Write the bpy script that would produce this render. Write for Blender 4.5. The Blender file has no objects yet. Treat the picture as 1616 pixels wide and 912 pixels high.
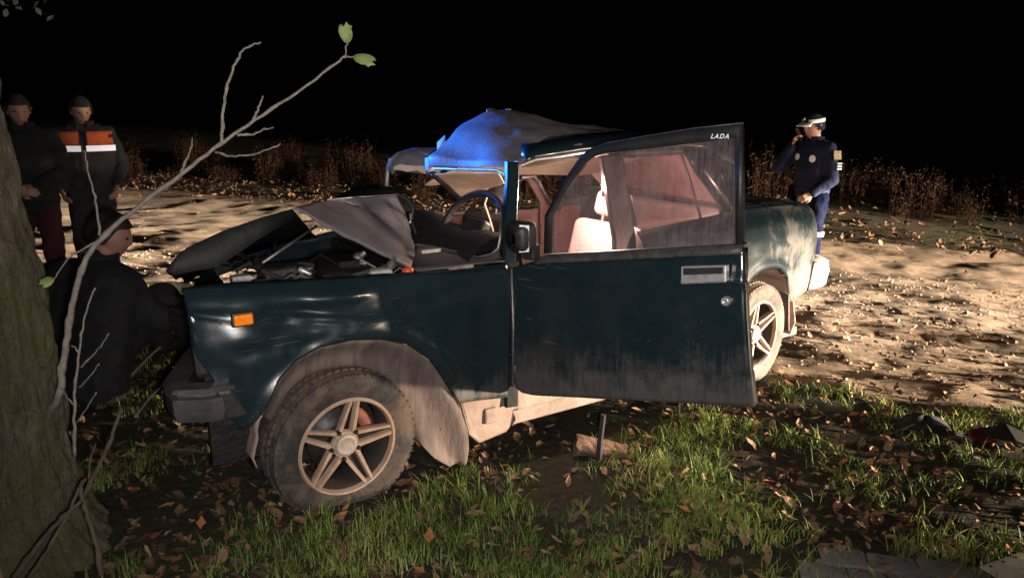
import bpy, bmesh, math, random
from math import sin, cos, pi, radians
from mathutils import Vector, Matrix, noise
import numpy as np

random.seed(7)
scene = bpy.context.scene
COL = scene.collection

# ------------------------------------------------------------------ camera
cam_data = bpy.data.cameras.new("camera")
cam_data.sensor_width = 36.0
cam_data.lens = 26.73
cam_data.clip_start = 0.05
cam_data.clip_end = 2000.0
cam = bpy.data.objects.new("camera", cam_data)
cam.location = (0.0, 0.0, 1.5)
cam.rotation_euler = (radians(90 - 13.5), 0, 0)
COL.objects.link(cam)
scene.camera = cam

# ------------------------------------------------------------------ night sky
world = bpy.data.worlds.new("World")
scene.world = world
world.use_nodes = True
wn = world.node_tree
wn.nodes.clear()
w_out = wn.nodes.new("ShaderNodeOutputWorld")
w_bg = wn.nodes.new("ShaderNodeBackground")
w_sky = wn.nodes.new("ShaderNodeTexSky")
w_sky.sky_type = 'NISHITA'
w_sky.sun_disc = False
w_sky.sun_elevation = radians(-9.0)
w_sky.sun_rotation = radians(200)
w_bg.inputs["Strength"].default_value = 0.03
wn.links.new(w_sky.outputs[0], w_bg.inputs["Color"])
wn.links.new(w_bg.outputs[0], w_out.inputs["Surface"])

# ------------------------------------------------------------------ lamps
def spot(name, loc, target, power, color, half, blend, size, cut=None):
    d = bpy.data.lights.new(name, 'SPOT')
    d.energy = power
    d.color = color
    d.spot_size = 2 * radians(half)
    d.spot_blend = blend
    d.shadow_soft_size = size
    o = bpy.data.objects.new(name, d)
    o.location = loc
    o.rotation_euler = (Vector(target) - Vector(loc)).to_track_quat('-Z', 'Y').to_euler()
    COL.objects.link(o)
    if cut is not None:
        # dipped beam: the lens throws little light above its cut-off
        lo, hi, rest, d0, d1, foot = cut
        d.use_nodes = True
        nt = d.node_tree
        em = nt.nodes["Emission"]
        geo = nt.nodes.new("ShaderNodeNewGeometry")
        sep = nt.nodes.new("ShaderNodeSeparateXYZ")
        mr = nt.nodes.new("ShaderNodeMapRange")
        mr.interpolation_type = 'SMOOTHSTEP'
        nt.links.new(geo.outputs["Incoming"], sep.inputs[0])
        nt.links.new(sep.outputs["Z"], mr.inputs["Value"])
        mr.inputs["From Min"].default_value = lo
        mr.inputs["From Max"].default_value = hi
        mr.inputs["To Min"].default_value = 1.0
        mr.inputs["To Max"].default_value = rest
        # and it is strongest just below it, weaker towards the ground in front of the lamp
        m2 = nt.nodes.new("ShaderNodeMapRange")
        m2.interpolation_type = 'SMOOTHSTEP'
        nt.links.new(sep.outputs["Z"], m2.inputs["Value"])
        m2.inputs["From Min"].default_value = d1
        m2.inputs["From Max"].default_value = d0
        m2.inputs["To Min"].default_value = foot
        m2.inputs["To Max"].default_value = 1.0
        mu = nt.nodes.new("ShaderNodeMath")
        mu.operation = 'MULTIPLY'
        nt.links.new(mr.outputs[0], mu.inputs[0])
        nt.links.new(m2.outputs[0], mu.inputs[1])
        nt.links.new(mu.outputs[0], em.inputs["Strength"])
    return o

WARM = (1.0, 0.79, 0.58)
NEAR = (-0.016, 0.007, 0.05, -0.12, -0.2, 0.6)
FAR = (-0.03, 0.0, 0.03, -0.058, -0.088, 0.10)
# headlamps of a vehicle standing on the road, out of the picture on the right
spot("headlamp", (14.0, -0.6, 0.80), (5.0, 5.5, 0.1), 68000, WARM, 22.3, 0.3, 0.2, NEAR)
spot("headlamp", (14.7, 0.5, 0.80), (5.7, 6.6, 0.1), 68000, WARM, 22.3, 0.3, 0.2, NEAR)
# headlamps of a second vehicle beside it
spot("headlamp", (15.0, 3.6, 0.80), (-4.0, 9.0, -0.2), 150000, (1.0, 0.86, 0.70), 12.5, 0.6, 0.2, FAR)
spot("headlamp", (15.6, 4.7, 0.80), (-4.0, 10.4, -0.2), 150000, (1.0, 0.86, 0.70), 12.5, 0.6, 0.2, FAR)
# the photographer's torch
torch = bpy.data.lights.new("torch", 'SPOT')
torch.energy = 320
torch.color = (1.0, 0.93, 0.88)
torch.spot_size = radians(97)
torch.spot_blend = 1.0
torch.shadow_soft_size = 0.04
torch_o = bpy.data.objects.new("torch", torch)
torch_o.location = (0.05, -0.02, 1.46)
torch_o.rotation_euler = (radians(90 - 9), 0, radians(6))
COL.objects.link(torch_o)
# the turning blue beacon on a rescue vehicle at the left, its beam sweeping the roof
spot("blue_beacon", (-8.0, 9.1, 2.7), (-0.60, 4.04, 1.60), 24000, (0.03, 0.2, 1.0), 3.0, 0.7, 0.05)

scene.view_settings.view_transform = 'Standard'
scene.view_settings.look = 'None'
scene.view_settings.exposure = 0.0
scene.view_settings.gamma = 1.0
scene.render.engine = 'CYCLES'
scene.cycles.use_denoising = True
scene.cycles.max_bounces = 8
scene.cycles.transparent_max_bounces = 12
scene.cycles.sample_clamp_indirect = 6.0

# ------------------------------------------------------------------ helpers
class MB:
    def __init__(s):
        s.v = []; s.f = []; s.mi = []
    def add(s, vs, fs, m=0):
        o = len(s.v)
        s.v += [tuple(p) for p in vs]
        s.f += [tuple(i + o for i in f) for f in fs]
        s.mi += [m] * len(fs)
    def box(s, lo, hi, fn=None, m=0):
        (a, b, c), (d, e, f) = lo, hi
        vs = [(a,b,c),(d,b,c),(d,e,c),(a,e,c),(a,b,f),(d,b,f),(d,e,f),(a,e,f)]
        if fn: vs = [fn(*p) for p in vs]
        s.add(vs, [(0,3,2,1),(4,5,6,7),(0,1,5,4),(1,2,6,5),(2,3,7,6),(3,0,4,7)], m)
    def grid(s, P, m=0, closed=False):
        n = len(P); k = len(P[0])
        vs = [p for r in P for p in r]
        fs = []
        for i in range(n - 1):
            for j in range(k - (0 if closed else 1)):
                a = i*k + j; b = i*k + (j+1) % k
                fs.append((a, b, b + k, a + k))
        s.add(vs, fs, m)
    def capsule(s, p0, p1, r0, r1=None, n=12, m=0, ends=2):
        r1 = r0 if r1 is None else r1
        p0 = Vector(p0); p1 = Vector(p1)
        ax = (p1 - p0)
        L = ax.length
        ax = ax.normalized() if L > 1e-7 else Vector((0,0,1))
        u = ax.orthogonal().normalized(); w = ax.cross(u)
        rings = []
        for k in range(ends + 1):
            a = (pi/2) * (1 - k/ends) if ends else 0
            rings.append((p0 - ax*r0*sin(a), max(r0*cos(a), r0*0.05)))
        for k in range(ends + 1):
            a = (pi/2) * k/ends if ends else 0
            rings.append((p1 + ax*r1*sin(a), max(r1*cos(a), r1*0.05)))
        P = [[tuple(c + (u*cos(2*pi*j/n) + w*sin(2*pi*j/n))*r) for j in range(n)] for c, r in rings]
        o = len(s.v)
        s.grid(P, m, True)
        K = len(rings)
        s.f.append(tuple(o + j for j in range(n))[::-1]); s.mi.append(m)
        s.f.append(tuple(o + (K-1)*n + j for j in range(n))); s.mi.append(m)
    def tube(s, pts, rads, n=8, m=0, cap=True):
        pts = [Vector(p) for p in pts]
        if not isinstance(rads, (list, tuple)): rads = [rads]*len(pts)
        P = []; u = None
        for i, p in enumerate(pts):
            t = (pts[min(i+1, len(pts)-1)] - pts[max(i-1, 0)]).normalized()
            if u is None: u = t.orthogonal().normalized()
            u = (u - t*u.dot(t)).normalized()
            w = t.cross(u)
            P.append([tuple(p + (u*cos(2*pi*j/n) + w*sin(2*pi*j/n))*rads[i]) for j in range(n)])
        o = len(s.v)
        s.grid(P, m, True)
        if cap:
            s.f.append(tuple(o + j for j in range(n))[::-1]); s.mi.append(m)
            s.f.append(tuple(o + (len(P)-1)*n + j for j in range(n))); s.mi.append(m)
    def loft(s, secs, n=20, m=0):
        # secs: (center, rx, ry) horizontal-ish elliptic sections
        P = [[(c[0] + rx*cos(2*pi*j/n), c[1] + ry*sin(2*pi*j/n), c[2]) for j in range(n)] for c, rx, ry in secs]
        o = len(s.v)
        s.grid(P, m, True)
        s.f.append(tuple(o + j for j in range(n))[::-1]); s.mi.append(m)
        s.f.append(tuple(o + (len(P)-1)*n + j for j in range(n))); s.mi.append(m)
    def lathe(s, prof, origin, axis, n=32, m=0, u=None):
        # prof: (distance along axis, radius)
        o_ = Vector(origin); ax = Vector(axis).normalized()
        u = ax.orthogonal().normalized() if u is None else Vector(u)
        w = ax.cross(u)
        P = [[tuple(o_ + ax*d + (u*cos(2*pi*j/n) + w*sin(2*pi*j/n))*r) for j in range(n)] for d, r in prof]
        s.grid(P, m, True)
    def ball(s, c, r, n=10, sq=(1,1,1), m=0):
        P = []
        for i in range(n + 1):
            a = -pi/2 + pi*i/n
            P.append([(c[0] + sq[0]*r*max(cos(a), .02)*cos(2*pi*j/(n+4)), c[1] + sq[1]*r*max(cos(a), .02)*sin(2*pi*j/(n+4)), c[2] + sq[2]*r*sin(a)) for j in range(n+4)])
        s.grid(P, m, True)
    def build(s, name, mat, parent=None, smooth=True):
        me = bpy.data.meshes.new(name)
        me.from_pydata(s.v, [], s.f)
        mats = mat if isinstance(mat, (list, tuple)) else [mat]
        for q in mats: me.materials.append(q)
        if len(mats) > 1: me.polygons.foreach_set("material_index", s.mi)
        if smooth: me.polygons.foreach_set("use_smooth", [True]*len(me.polygons))
        me.update()
        o = bpy.data.objects.new(name, me)
        COL.objects.link(o)
        if parent is not None: o.parent = parent
        return o

def empty(name, loc=(0,0,0), rz=0.0, parent=None):
    o = bpy.data.objects.new(name, None)
    o.location = loc
    o.rotation_euler = (0, 0, rz)
    o.empty_display_size = 0.1
    COL.objects.link(o)
    if parent is not None: o.parent = parent
    return o
def tag(o, label=None, cat=None, group=None, kind=None):
    if label: o["label"] = label
    if cat: o["category"] = cat
    if group: o["group"] = group
    if kind: o["kind"] = kind
    return o
def mod_solid(o, t, off=-1.0):
    m = o.modifiers.new("solid", 'SOLIDIFY'); m.thickness = t; m.offset = off; return o
def mod_bevel(o, w, seg=2, ang=35):
    m = o.modifiers.new("bevel", 'BEVEL'); m.width = w; m.segments = seg; m.limit_method = 'ANGLE'; m.angle_limit = radians(ang); return o
def mod_sub(o, lv=2):
    m = o.modifiers.new("sub", 'SUBSURF'); m.levels = lv; m.render_levels = lv; return o
def mod_remesh(o, vox, it=4):
    m = o.modifiers.new("remesh", 'REMESH'); m.mode = 'VOXEL'; m.voxel_size = vox; m.use_smooth_shade = True
    s_ = o.modifiers.new("smooth", 'SMOOTH'); s_.iterations = it; s_.factor = 0.5
    return o
def autosmooth(o, ang=40):
    m = o.data
    if hasattr(m, "set_sharp_from_angle"): m.set_sharp_from_angle(angle=radians(ang))
    return o
def pl(*pts):
    xs = [p[0] for p in pts]; zs = [p[1] for p in pts]
    return lambda x: float(np.interp(x, xs, zs))
def lerp(a, b, t): return a + (b - a)*t
def fbm(x, y, z=0.0, o=4):
    return noise.fractal(Vector((x, y, z)), 1.0, 2.0, o)
def sstep(a, b, x):
    t = min(1, max(0, (x - a)/(b - a))); return t*t*(3 - 2*t)

# ------------------------------------------------------------------ materials
def nodemat(name):
    m = bpy.data.materials.new(name); m.use_nodes = True
    nt = m.node_tree; b = nt.nodes["Principled BSDF"]
    return m, nt, b
def tex_noise(nt, scale, detail=5, rough=0.6, vec=None, dist=0.0):
    n = nt.nodes.new("ShaderNodeTexNoise")
    n.inputs["Scale"].default_value = scale; n.inputs["Detail"].default_value = detail
    n.inputs["Roughness"].default_value = rough; n.inputs["Distortion"].default_value = dist
    if vec is not None: nt.links.new(vec, n.inputs["Vector"])
    return n.outputs["Fac"]
def coords(nt, scale=None, kind="Object"):
    t = nt.nodes.new("ShaderNodeTexCoord").outputs[kind]
    if scale is None: return t
    mp = nt.nodes.new("ShaderNodeMapping"); mp.inputs["Scale"].default_value = scale
    nt.links.new(t, mp.inputs["Vector"]); return mp.outputs[0]
def ramp(nt, fac, stops):
    r = nt.nodes.new("ShaderNodeValToRGB"); nt.links.new(fac, r.inputs[0])
    e = r.color_ramp.elements
    while len(e) < len(stops): e.new(0.5)
    for q, (p, c) in zip(e, stops):
        q.position = p; q.color = (*c, 1) if len(c) == 3 else c
    return r.outputs[0]
def mrange(nt, v, a, b, c=0.0, d=1.0):
    n = nt.nodes.new("ShaderNodeMapRange"); nt.links.new(v, n.inputs["Value"])
    for k, q in zip(("From Min", "From Max", "To Min", "To Max"), (a, b, c, d)): n.inputs[k].default_value = q
    return n.outputs[0]
def mathn(nt, op, a, b):
    n = nt.nodes.new("ShaderNodeMath"); n.operation = op; n.use_clamp = False
    for i, q in enumerate((a, b)):
        if isinstance(q, (int, float)): n.inputs[i].default_value = q
        else: nt.links.new(q, n.inputs[i])
    return n.outputs[0]
def mixc(nt, f, a, b):
    n = nt.nodes.new("ShaderNodeMix"); n.data_type = 'RGBA'
    for k, q in ((0, f), (6, a), (7, b)):
        if isinstance(q, (int, float)): n.inputs[k].default_value = q
        elif isinstance(q, tuple): n.inputs[k].default_value = (*q, 1)
        else: nt.links.new(q, n.inputs[k])
    return n.outputs[2]
def bump(nt, b, h, strength=0.3, dist=0.01):
    n = nt.nodes.new("ShaderNodeBump"); n.inputs["Strength"].default_value = strength
    n.inputs["Distance"].default_value = dist
    nt.links.new(h, n.inputs["Height"]); nt.links.new(n.outputs[0], b.inputs["Normal"])
def simple(name, c1, c2=None, scale=8.0, rough=0.6, metal=0.0, bmp=0.0, bscale=None, spec=0.5, vscale=None, coat=0.0):
    m, nt, b = nodemat(name)
    v = coords(nt, vscale)
    c2 = c2 or tuple(min(1, q*0.6) for q in c1)
    f = tex_noise(nt, scale, 5, 0.65, v)
    nt.links.new(ramp(nt, f, [(0.32, c2), (0.68, c1)]), b.inputs["Base Color"])
    b.inputs["Roughness"].default_value = rough; b.inputs["Metallic"].default_value = metal
    b.inputs["Specular IOR Level"].default_value = spec
    b.inputs["Coat Weight"].default_value = coat
    if bmp:
        bump(nt, b, tex_noise(nt, bscale or scale*3, 5, 0.6, v), bmp, 0.01)
    return m

def make_paint(name="dark_teal_paint", tilt=None):
    m, nt, b = nodemat(name)
    v = coords(nt)
    sep = nt.nodes.new("ShaderNodeSeparateXYZ"); nt.links.new(v, sep.inputs[0])
    z = sep.outputs["Z"]
    if tilt:      # the hanging door is tilted: dirt lines follow its own sill
        dot = nt.nodes.new("ShaderNodeVectorMath"); dot.operation = 'DOT_PRODUCT'
        nt.links.new(v, dot.inputs[0]); dot.inputs[1].default_value = tilt[:3]
        z = mathn(nt, 'ADD', dot.outputs["Value"], tilt[3])
    streak = tex_noise(nt, 4.0, 6, 0.7, coords(nt, (14, 14, 1.6)))
    blot = tex_noise(nt, 6.0, 6, 0.65, v)
    speck = tex_noise(nt, 70.0, 3, 0.7, v)
    # road dirt thrown up along the sides: thick near the sills, thinning upwards
    low = mrange(nt, z, 0.60, 0.24, -0.28, 0.62)
    rear = mrange(nt, sep.outputs["X"], 2.05, 2.7, 0.0, 0.55)
    k = mathn(nt, 'ADD', mathn(nt, 'ADD', low, rear), mathn(nt, 'MULTIPLY', mathn(nt, 'SUBTRACT', streak, 0.5), 0.75))
    k = mathn(nt, 'ADD', k, mathn(nt, 'MULTIPLY', mathn(nt, 'SUBTRACT', blot, 0.5), 1.5))
    mud = mrange(nt, k, 0.10, 0.95, 0.0, 0.75)
    sc_v = nt.nodes.new("ShaderNodeMapping"); sc_v.inputs["Rotation"].default_value = (0, 0.75, 0); sc_v.inputs["Scale"].default_value = (2.2, 2.2, 60)
    nt.links.new(v, sc_v.inputs["Vector"])
    scr = mrange(nt, tex_noise(nt, 2.4, 2, 0.5, sc_v.outputs[0]), 0.685, 0.70, 0.0, 0.55)
    scr = mathn(nt, 'MULTIPLY', scr, mrange(nt, tex_noise(nt, 2.1, 2, 0.5, v), 0.52, 0.60))
    film = mrange(nt, blot, 0.35, 0.75, 0.0, 0.05)
    sp = mrange(nt, speck, 0.66, 0.72, 0.0, 0.5)
    tot = mathn(nt, 'MAXIMUM', mathn(nt, 'MAXIMUM', mud, mathn(nt, 'MAXIMUM', film, scr)), mathn(nt, 'MULTIPLY', sp, mrange(nt, z, 0.95, 0.45, 0.05, 0.7)))
    nt.links.new(mixc(nt, tot, (0.006, 0.0155, 0.0205), (0.115, 0.092, 0.077)), b.inputs["Base Color"])
    nt.links.new(mrange(nt, tot, 0.0, 0.45, 0.26, 0.8), b.inputs["Roughness"])
    b.inputs["Metallic"].default_value = 0.0
    nt.links.new(mrange(nt, tot, 0.0, 0.3, 0.35, 0.0), b.inputs["Coat Weight"])
    b.inputs["Coat Roughness"].default_value = 0.12
    hb = mathn(nt, 'ADD', mathn(nt, 'MULTIPLY', tex_noise(nt, 3.0, 2, 0.5, v), 1.0), mathn(nt, 'MULTIPLY', blot, 0.12))
    bump(nt, b, hb, 0.25, 0.03)
    return m
M = {}
M['paint'] = make_paint()
_dx, _dy = cos(radians(-71.472)), sin(radians(-71.472))
M['doorpaint'] = make_paint("dark_teal_door_paint", (-.19*_dx, -.19*_dy, 1.0, .19*(.72*_dx - .79*_dy) - .08))
M['dust_lit_paint'] = simple("dusty_lit_grey_paint", (0.14, 0.125, 0.127), (0.075, 0.068, 0.07), 4, 0.55, 0.0, 0.2, 20)  # dusty paint, paled further to stand for light on the bonnet
M['paint_in'] = simple("shaded_steel_inside", (0.004, 0.006, 0.007), (0.007, 0.007, 0.007), 9, 0.6, 0.0, 0.2, spec=0.25)  # near-black colour stands for shade on the bonnet's front half
M['black'] = simple("black_plastic", (0.012, 0.012, 0.013), (0.02, 0.019, 0.018), 12, 0.5, 0, 0.15, 60)
M['rubber'] = simple("black_rubber", (0.018, 0.017, 0.017), (0.035, 0.03, 0.027), 18, 0.75, 0, 0.3, 60)
M['soot'] = simple("greasy_black_metal", (0.008, 0.008, 0.008), (0.02, 0.017, 0.015), 22, 0.45, 0.3, 0.4, 40)
M['chrome'] = simple("worn_chrome", (0.55, 0.54, 0.54), (0.34, 0.33, 0.32), 30, 0.38, 0.55, 0.1, 50)
M['alu'] = simple("cast_aluminium", (0.36, 0.34, 0.32), (0.16, 0.14, 0.13), 14, 0.5, 0.8, 0.35, 40)
M['mud'] = simple("dried_mud_on_arch", (0.34, 0.245, 0.205), (0.20, 0.14, 0.115), 5, 0.85, 0, 0.5, 18, vscale=(2.5, 1, .7))
M['flap'] = simple("muddy_rubber_flap", (0.12, 0.088, 0.075), (0.050, 0.038, 0.034), 6, 0.8, 0, 0.3, 25, vscale=(5, 1, .8))
M['sill'] = simple("bare_pink_primer_sill", (0.18, 0.125, 0.10), (0.085, 0.06, 0.05), 9, 0.7, 0, 0.4, 30)
M['liner'] = simple("beige_headliner", (0.80, 0.60, 0.45), (0.66, 0.48, 0.35), 3, 0.9, 0, 0.15, 120)
M['trim'] = simple("brown_interior_trim", (0.30, 0.16, 0.14), (0.2, 0.10, 0.09), 7, 0.8, 0, 0.2, 60)
M['seat'] = simple("rose_grey_seat_fabric", (0.42, 0.30, 0.28), (0.28, 0.19, 0.18), 9, 0.9, 0, 0.3, 90)
M['lit_seat'] = simple("lit_seat_fabric", (0.8, 0.74, 0.72), (0.66, 0.58, 0.56), 6, 0.9, 0, 0.4, 40)  # seats and shelf whitened to stand for bright light falling on them
M['seat_dark'] = simple("dark_seat_fabric", (0.022, 0.020, 0.024), (0.045, 0.04, 0.042), 12, 0.85, 0, 0.3, 90)
M['orange_lens'] = simple("orange_lens", (0.95, 0.26, 0.01), (0.8, 0.18, 0.01), 40, 0.25, 0, 0.2, 90)
M['red_lens'] = simple("red_lens", (0.5, 0.015, 0.01), (0.35, 0.01, 0.01), 30, 0.25)
M['orange_cap'] = simple("orange_red_plastic", (0.75, 0.09, 0.03), (0.5, 0.05, 0.02), 30, 0.4)
M['white_plastic'] = simple("yellowed_white_plastic", (0.6, 0.58, 0.52), (0.4, 0.38, 0.34), 20, 0.5)
def make_rim():
    m, nt, b = nodemat("muddy_alloy")
    v = coords(nt)
    f = tex_noise(nt, 22, 6, 0.7, v); g = tex_noise(nt, 5, 4, 0.6, v)
    k = mathn(nt, 'ADD', mathn(nt, 'MULTIPLY', f, .6), mathn(nt, 'MULTIPLY', g, .5))
    k = mrange(nt, k, 0.38, 0.62)
    nt.links.new(mixc(nt, k, (0.42, 0.33, 0.265), (0.26, 0.17, 0.11)), b.inputs["Base Color"])
    nt.links.new(mrange(nt, k, 0, 1, 0.35, 0.85), b.inputs["Roughness"])
    nt.links.new(mrange(nt, k, 0, 0.6, 0.5, 0.0), b.inputs["Metallic"])
    bump(nt, b, f, 0.3, 0.004)
    return m
M['rim'] = make_rim()
M['hubcap'] = simple("dusty_hub_cap", (0.46, 0.40, 0.35), (0.3, 0.24, 0.2), 30, 0.6, 0.2, 0.3, 60)
def make_tyre():
    m, nt, b = nodemat("muddy_tyre_rubber")
    v = coords(nt)
    f = tex_noise(nt, 7, 6, 0.65, v, 0.6); g = tex_noise(nt, 30, 4, 0.7, v)
    k = mrange(nt, mathn(nt, 'ADD', f, mathn(nt, 'MULTIPLY', g, .35)), 0.58, 0.78)
    nt.links.new(mixc(nt, k, (0.018, 0.017, 0.017), (0.085, 0.060, 0.043)), b.inputs["Base Color"])
    b.inputs["Roughness"].default_value = 0.85
    bump(nt, b, g, 0.3, 0.004)
    return m
M['tyre'] = make_tyre()
def make_glass(name, tint, refl=0.9):
    m, nt, b = nodemat(name)
    out = nt.nodes["Material Output"]
    tr = nt.nodes.new("ShaderNodeBsdfTransparent")
    gl = nt.nodes.new("ShaderNodeBsdfGlossy"); gl.inputs["Roughness"].default_value = 0.03
    df = nt.nodes.new("ShaderNodeBsdfDiffuse"); df.inputs["Color"].default_value = (0.42, 0.34, 0.345, 1)
    v = coords(nt)
    tr.inputs["Color"].default_value = (*tint, 1)
    fr = nt.nodes.new("ShaderNodeFresnel"); fr.inputs["IOR"].default_value = 1.5
    m1 = nt.nodes.new("ShaderNodeMixShader"); m2 = nt.nodes.new("ShaderNodeMixShader")
    dirt = mrange(nt, mathn(nt, 'ADD', mathn(nt, 'MULTIPLY', tex_noise(nt, 5, 6, .7, v), .7), mathn(nt, 'MULTIPLY', tex_noise(nt, 9, 6, .7, coords(nt, (9, 9, .6))), .4)), 0.40, 0.74, 0.03, 0.36)  # dirt on the pane, raised to paint in haze and glare
    nt.links.new(dirt, m1.inputs[0]); nt.links.new(tr.outputs[0], m1.inputs[1]); nt.links.new(df.outputs[0], m1.inputs[2])
    nt.links.new(mathn(nt, 'MULTIPLY', fr.outputs[0], refl), m2.inputs[0])
    nt.links.new(m1.outputs[0], m2.inputs[1]); nt.links.new(gl.outputs[0], m2.inputs[2])
    nt.links.new(m2.outputs[0], out.inputs["Surface"])
    return m
M['glass'] = make_glass("tinted_dirty_hazed_glass", (0.90, 0.66, 0.67))
def make_frosted(name):
    m, nt, b = nodemat(name)
    v = coords(nt)
    f = tex_noise(nt, 6, 6, .7, v)
    nt.links.new(ramp(nt, f, [(.3, (.42, .27, .26)), (.7, (.60, .42, .40))]), b.inputs["Base Color"])
    b.inputs["Roughness"].default_value = .4
    nt.links.new(mrange(nt, f, .3, .75, .55, .95), b.inputs["Alpha"])
    return m
M['frosted'] = make_frosted("crazed_dusty_rear_screen")
M['glass2'] = make_glass("clear_dirty_hazed_glass", (0.92, 0.84, 0.84))
M['lettering'] = simple("white_sticker", (0.85, 0.85, 0.85), (0.8, 0.8, 0.8), 10, 0.5)
# ------------------------------------------------------------------ terrain
RD = Vector((-0.885, 0.466)); RN = Vector((0.466, 0.885)); R0 = Vector((1.5, 3.9))
ROADW = 7.1
def road_uv(x, y):
    p = Vector((x, y)) - R0
    return p.dot(RD), p.dot(RN)
def base_h(x, y):
    u, v = road_uv(x, y)
    h = -0.065*min(max(v - 0.15, 0), 4.4)
    if v > ROADW: h += 0.30*sstep(ROADW - 0.1, ROADW + 2.2, v)
    return h
def ground_z(x, y):
    u, v = road_uv(x, y)
    h = base_h(x, y)
    h += 0.030*fbm(x*1.3, y*1.3, 0.3, 3)
    if v < 0.6: h += 0.014*fbm(x*6, y*6, 3.1, 3)*(1 - sstep(0.2, 0.6, v))
    # soil the front wheel has ploughed up against itself
    d = math.hypot((x + 0.60), (y - 2.60)/0.6)
    h += 0.032*math.exp(-(d/0.33)**2)
    return h
def road_z(x, y, u, v):
    h = base_h(x, y) + 0.030*fbm(x*1.3, y*1.3, 0.3, 3) + 0.012
    ca = sstep(-0.5, 0.6, v)
    ruts = 0.0
    for rv, w, dpt in ((1.85, 0.20, 0.045), (3.35, 0.24, 0.022), (5.1, 0.22, 0.028), (0.75, 0.12, 0.018), (6.35, .2, .03)):
        vv = v + 0.10*fbm(u*0.35, rv, 0, 2)
        q = (vv - rv)/w
        ruts -= dpt*math.exp(-q*q)
        ruts += 0.55*dpt*math.exp(-((abs(vv - rv) - 1.7*w)/(0.7*w))**2)
    fine = 0.004*fbm(x*3.1, y*3.1, 5, 3) + 0.005*fbm(u*5.5, v*13, 9, 5) + 0.009*fbm(x*19, y*19, 2, 3)
    return h + ca*(ruts*(1 - .45*sstep(2.4, 4, v)) + fine*(1 - .55*sstep(2.4, 4.5, v))) - 0.05*(1 - sstep(-0.15, 0.25, v + 0.22*fbm(u*1.7, 2.2, 0, 3))) - 0.05*sstep(ROADW - 0.2, ROADW + 0.35, v + 0.25*fbm(u*0.9, 7.2, 0, 3))

def axis(segs):
    out = []
    for a, b, s in segs:
        n = max(1, int(round((b - a)/s)))
        out += [a + (b - a)*i/n for i in range(n)]
    out.append(segs[-1][1])
    return out
xs = axis([(-400, -60, 40), (-60, -15, 3), (-15, -3, .3), (-3, 4.2, .045), (4.2, 15, .3), (15, 60, 3), (60, 400, 40)])
ys = axis([(-60, -4, 8), (-4, 1.5, .5), (1.5, 5.6, .045), (5.6, 22, .22), (22, 60, 3), (60, 600, 45)])
def make_soil():
    m, nt, b = nodemat("soil_with_moss_and_leaf_mould")
    v = coords(nt)
    f = tex_noise(nt, 1.6, 5, .6, v); g = tex_noise(nt, 26, 6, .7, v); h = tex_noise(nt, 90, 4, .7, v)
    c = ramp(nt, g, [(0.3, (0.010, 0.008, 0.006)), (0.52, (0.030, 0.023, 0.016)), (0.75, (0.075, 0.052, 0.033))])
    gr = ramp(nt, h, [(0.35, (0.012, 0.018, 0.006)), (0.7, (0.04, 0.055, 0.016))])
    nt.links.new(mixc(nt, mrange(nt, f, .42, .6, 0, .55), c, gr), b.inputs["Base Color"])
    b.inputs["Roughness"].default_value = 0.95; b.inputs["Specular IOR Level"].default_value = 0.2
    bump(nt, b, mathn(nt, 'ADD', g, mathn(nt, 'MULTIPLY', h, .5)), 0.9, 0.03)
    return m
M['soil'] = make_soil()
mb = MB()
mb.grid([[(x, y, ground_z(x, y) - (0.03 if 0.5 < road_uv(x, y)[1] < ROADW - .3 else 0)) for x in xs] for y in ys])
tag(mb.build("ground", M['soil']), kind="structure")

def make_dirt():
    m, nt, b = nodemat("packed_dirt_road")
    t = nt.nodes.new("ShaderNodeTexCoord").outputs["Object"]
    mp = nt.nodes.new("ShaderNodeMapping"); mp.inputs["Rotation"].default_value = (0, 0, radians(27.8))
    nt.links.new(t, mp.inputs["Vector"])
    mp2 = nt.nodes.new("ShaderNodeMapping"); mp2.inputs["Scale"].default_value = (1.0, 3.2, 1)
    nt.links.new(mp.outputs[0], mp2.inputs["Vector"])
    f = tex_noise(nt, 2.2, 6, .7, mp2.outputs[0]); g = tex_noise(nt, 14, 7, .75, mp2.outputs[0]); h = tex_noise(nt, 70, 5, .75, t)
    k = mathn(nt, 'ADD', mathn(nt, 'MULTIPLY', f, .5), mathn(nt, 'MULTIPLY', g, .6))
    c = ramp(nt, k, [(0.36, (0.075, 0.050, 0.034)), (0.52, (0.20, 0.145, 0.098)), (0.66, (0.33, 0.25, 0.175))])
    c2 = ramp(nt, h, [(0.3, (0.5, 0.46, 0.42)), (0.7, (1.0, 1.0, 1.0))])
    mx = nt.nodes.new("ShaderNodeMix"); mx.data_type = 'RGBA'; mx.blend_type = 'MULTIPLY'; mx.inputs[0].default_value = 0.8
    nt.links.new(c, mx.inputs[6]); nt.links.new(c2, mx.inputs[7])
    nt.links.new(mx.outputs[2], b.inputs["Base Color"])
    b.inputs["Roughness"].default_value = 0.9; b.inputs["Specular IOR Level"].default_value = 0.25
    bump(nt, b, mathn(nt, 'ADD', mathn(nt, 'MULTIPLY', g, .8), mathn(nt, 'MULTIPLY', h, .35)), 0.9, 0.035)
    return m
M['dirt'] = make_dirt()
us = axis([(-30, -6, .4), (-6, 5.2, .045), (5.2, 12, .09), (12, 30, .35), (30, 90, 3)])
vs_ = axis([(-0.9, 2.6, .045), (2.6, ROADW + .8, .06)])
mb = MB(); P = []
for v in vs_:
    row = []
    for u in us:
        p = R0 + RD*u + RN*v
        row.append((p.x, p.y, road_z(p.x, p.y, u, v)))
    P.append(row)
mb.grid(P)
tag(mb.build("dirt_road", M['dirt']), kind="structure")
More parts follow.
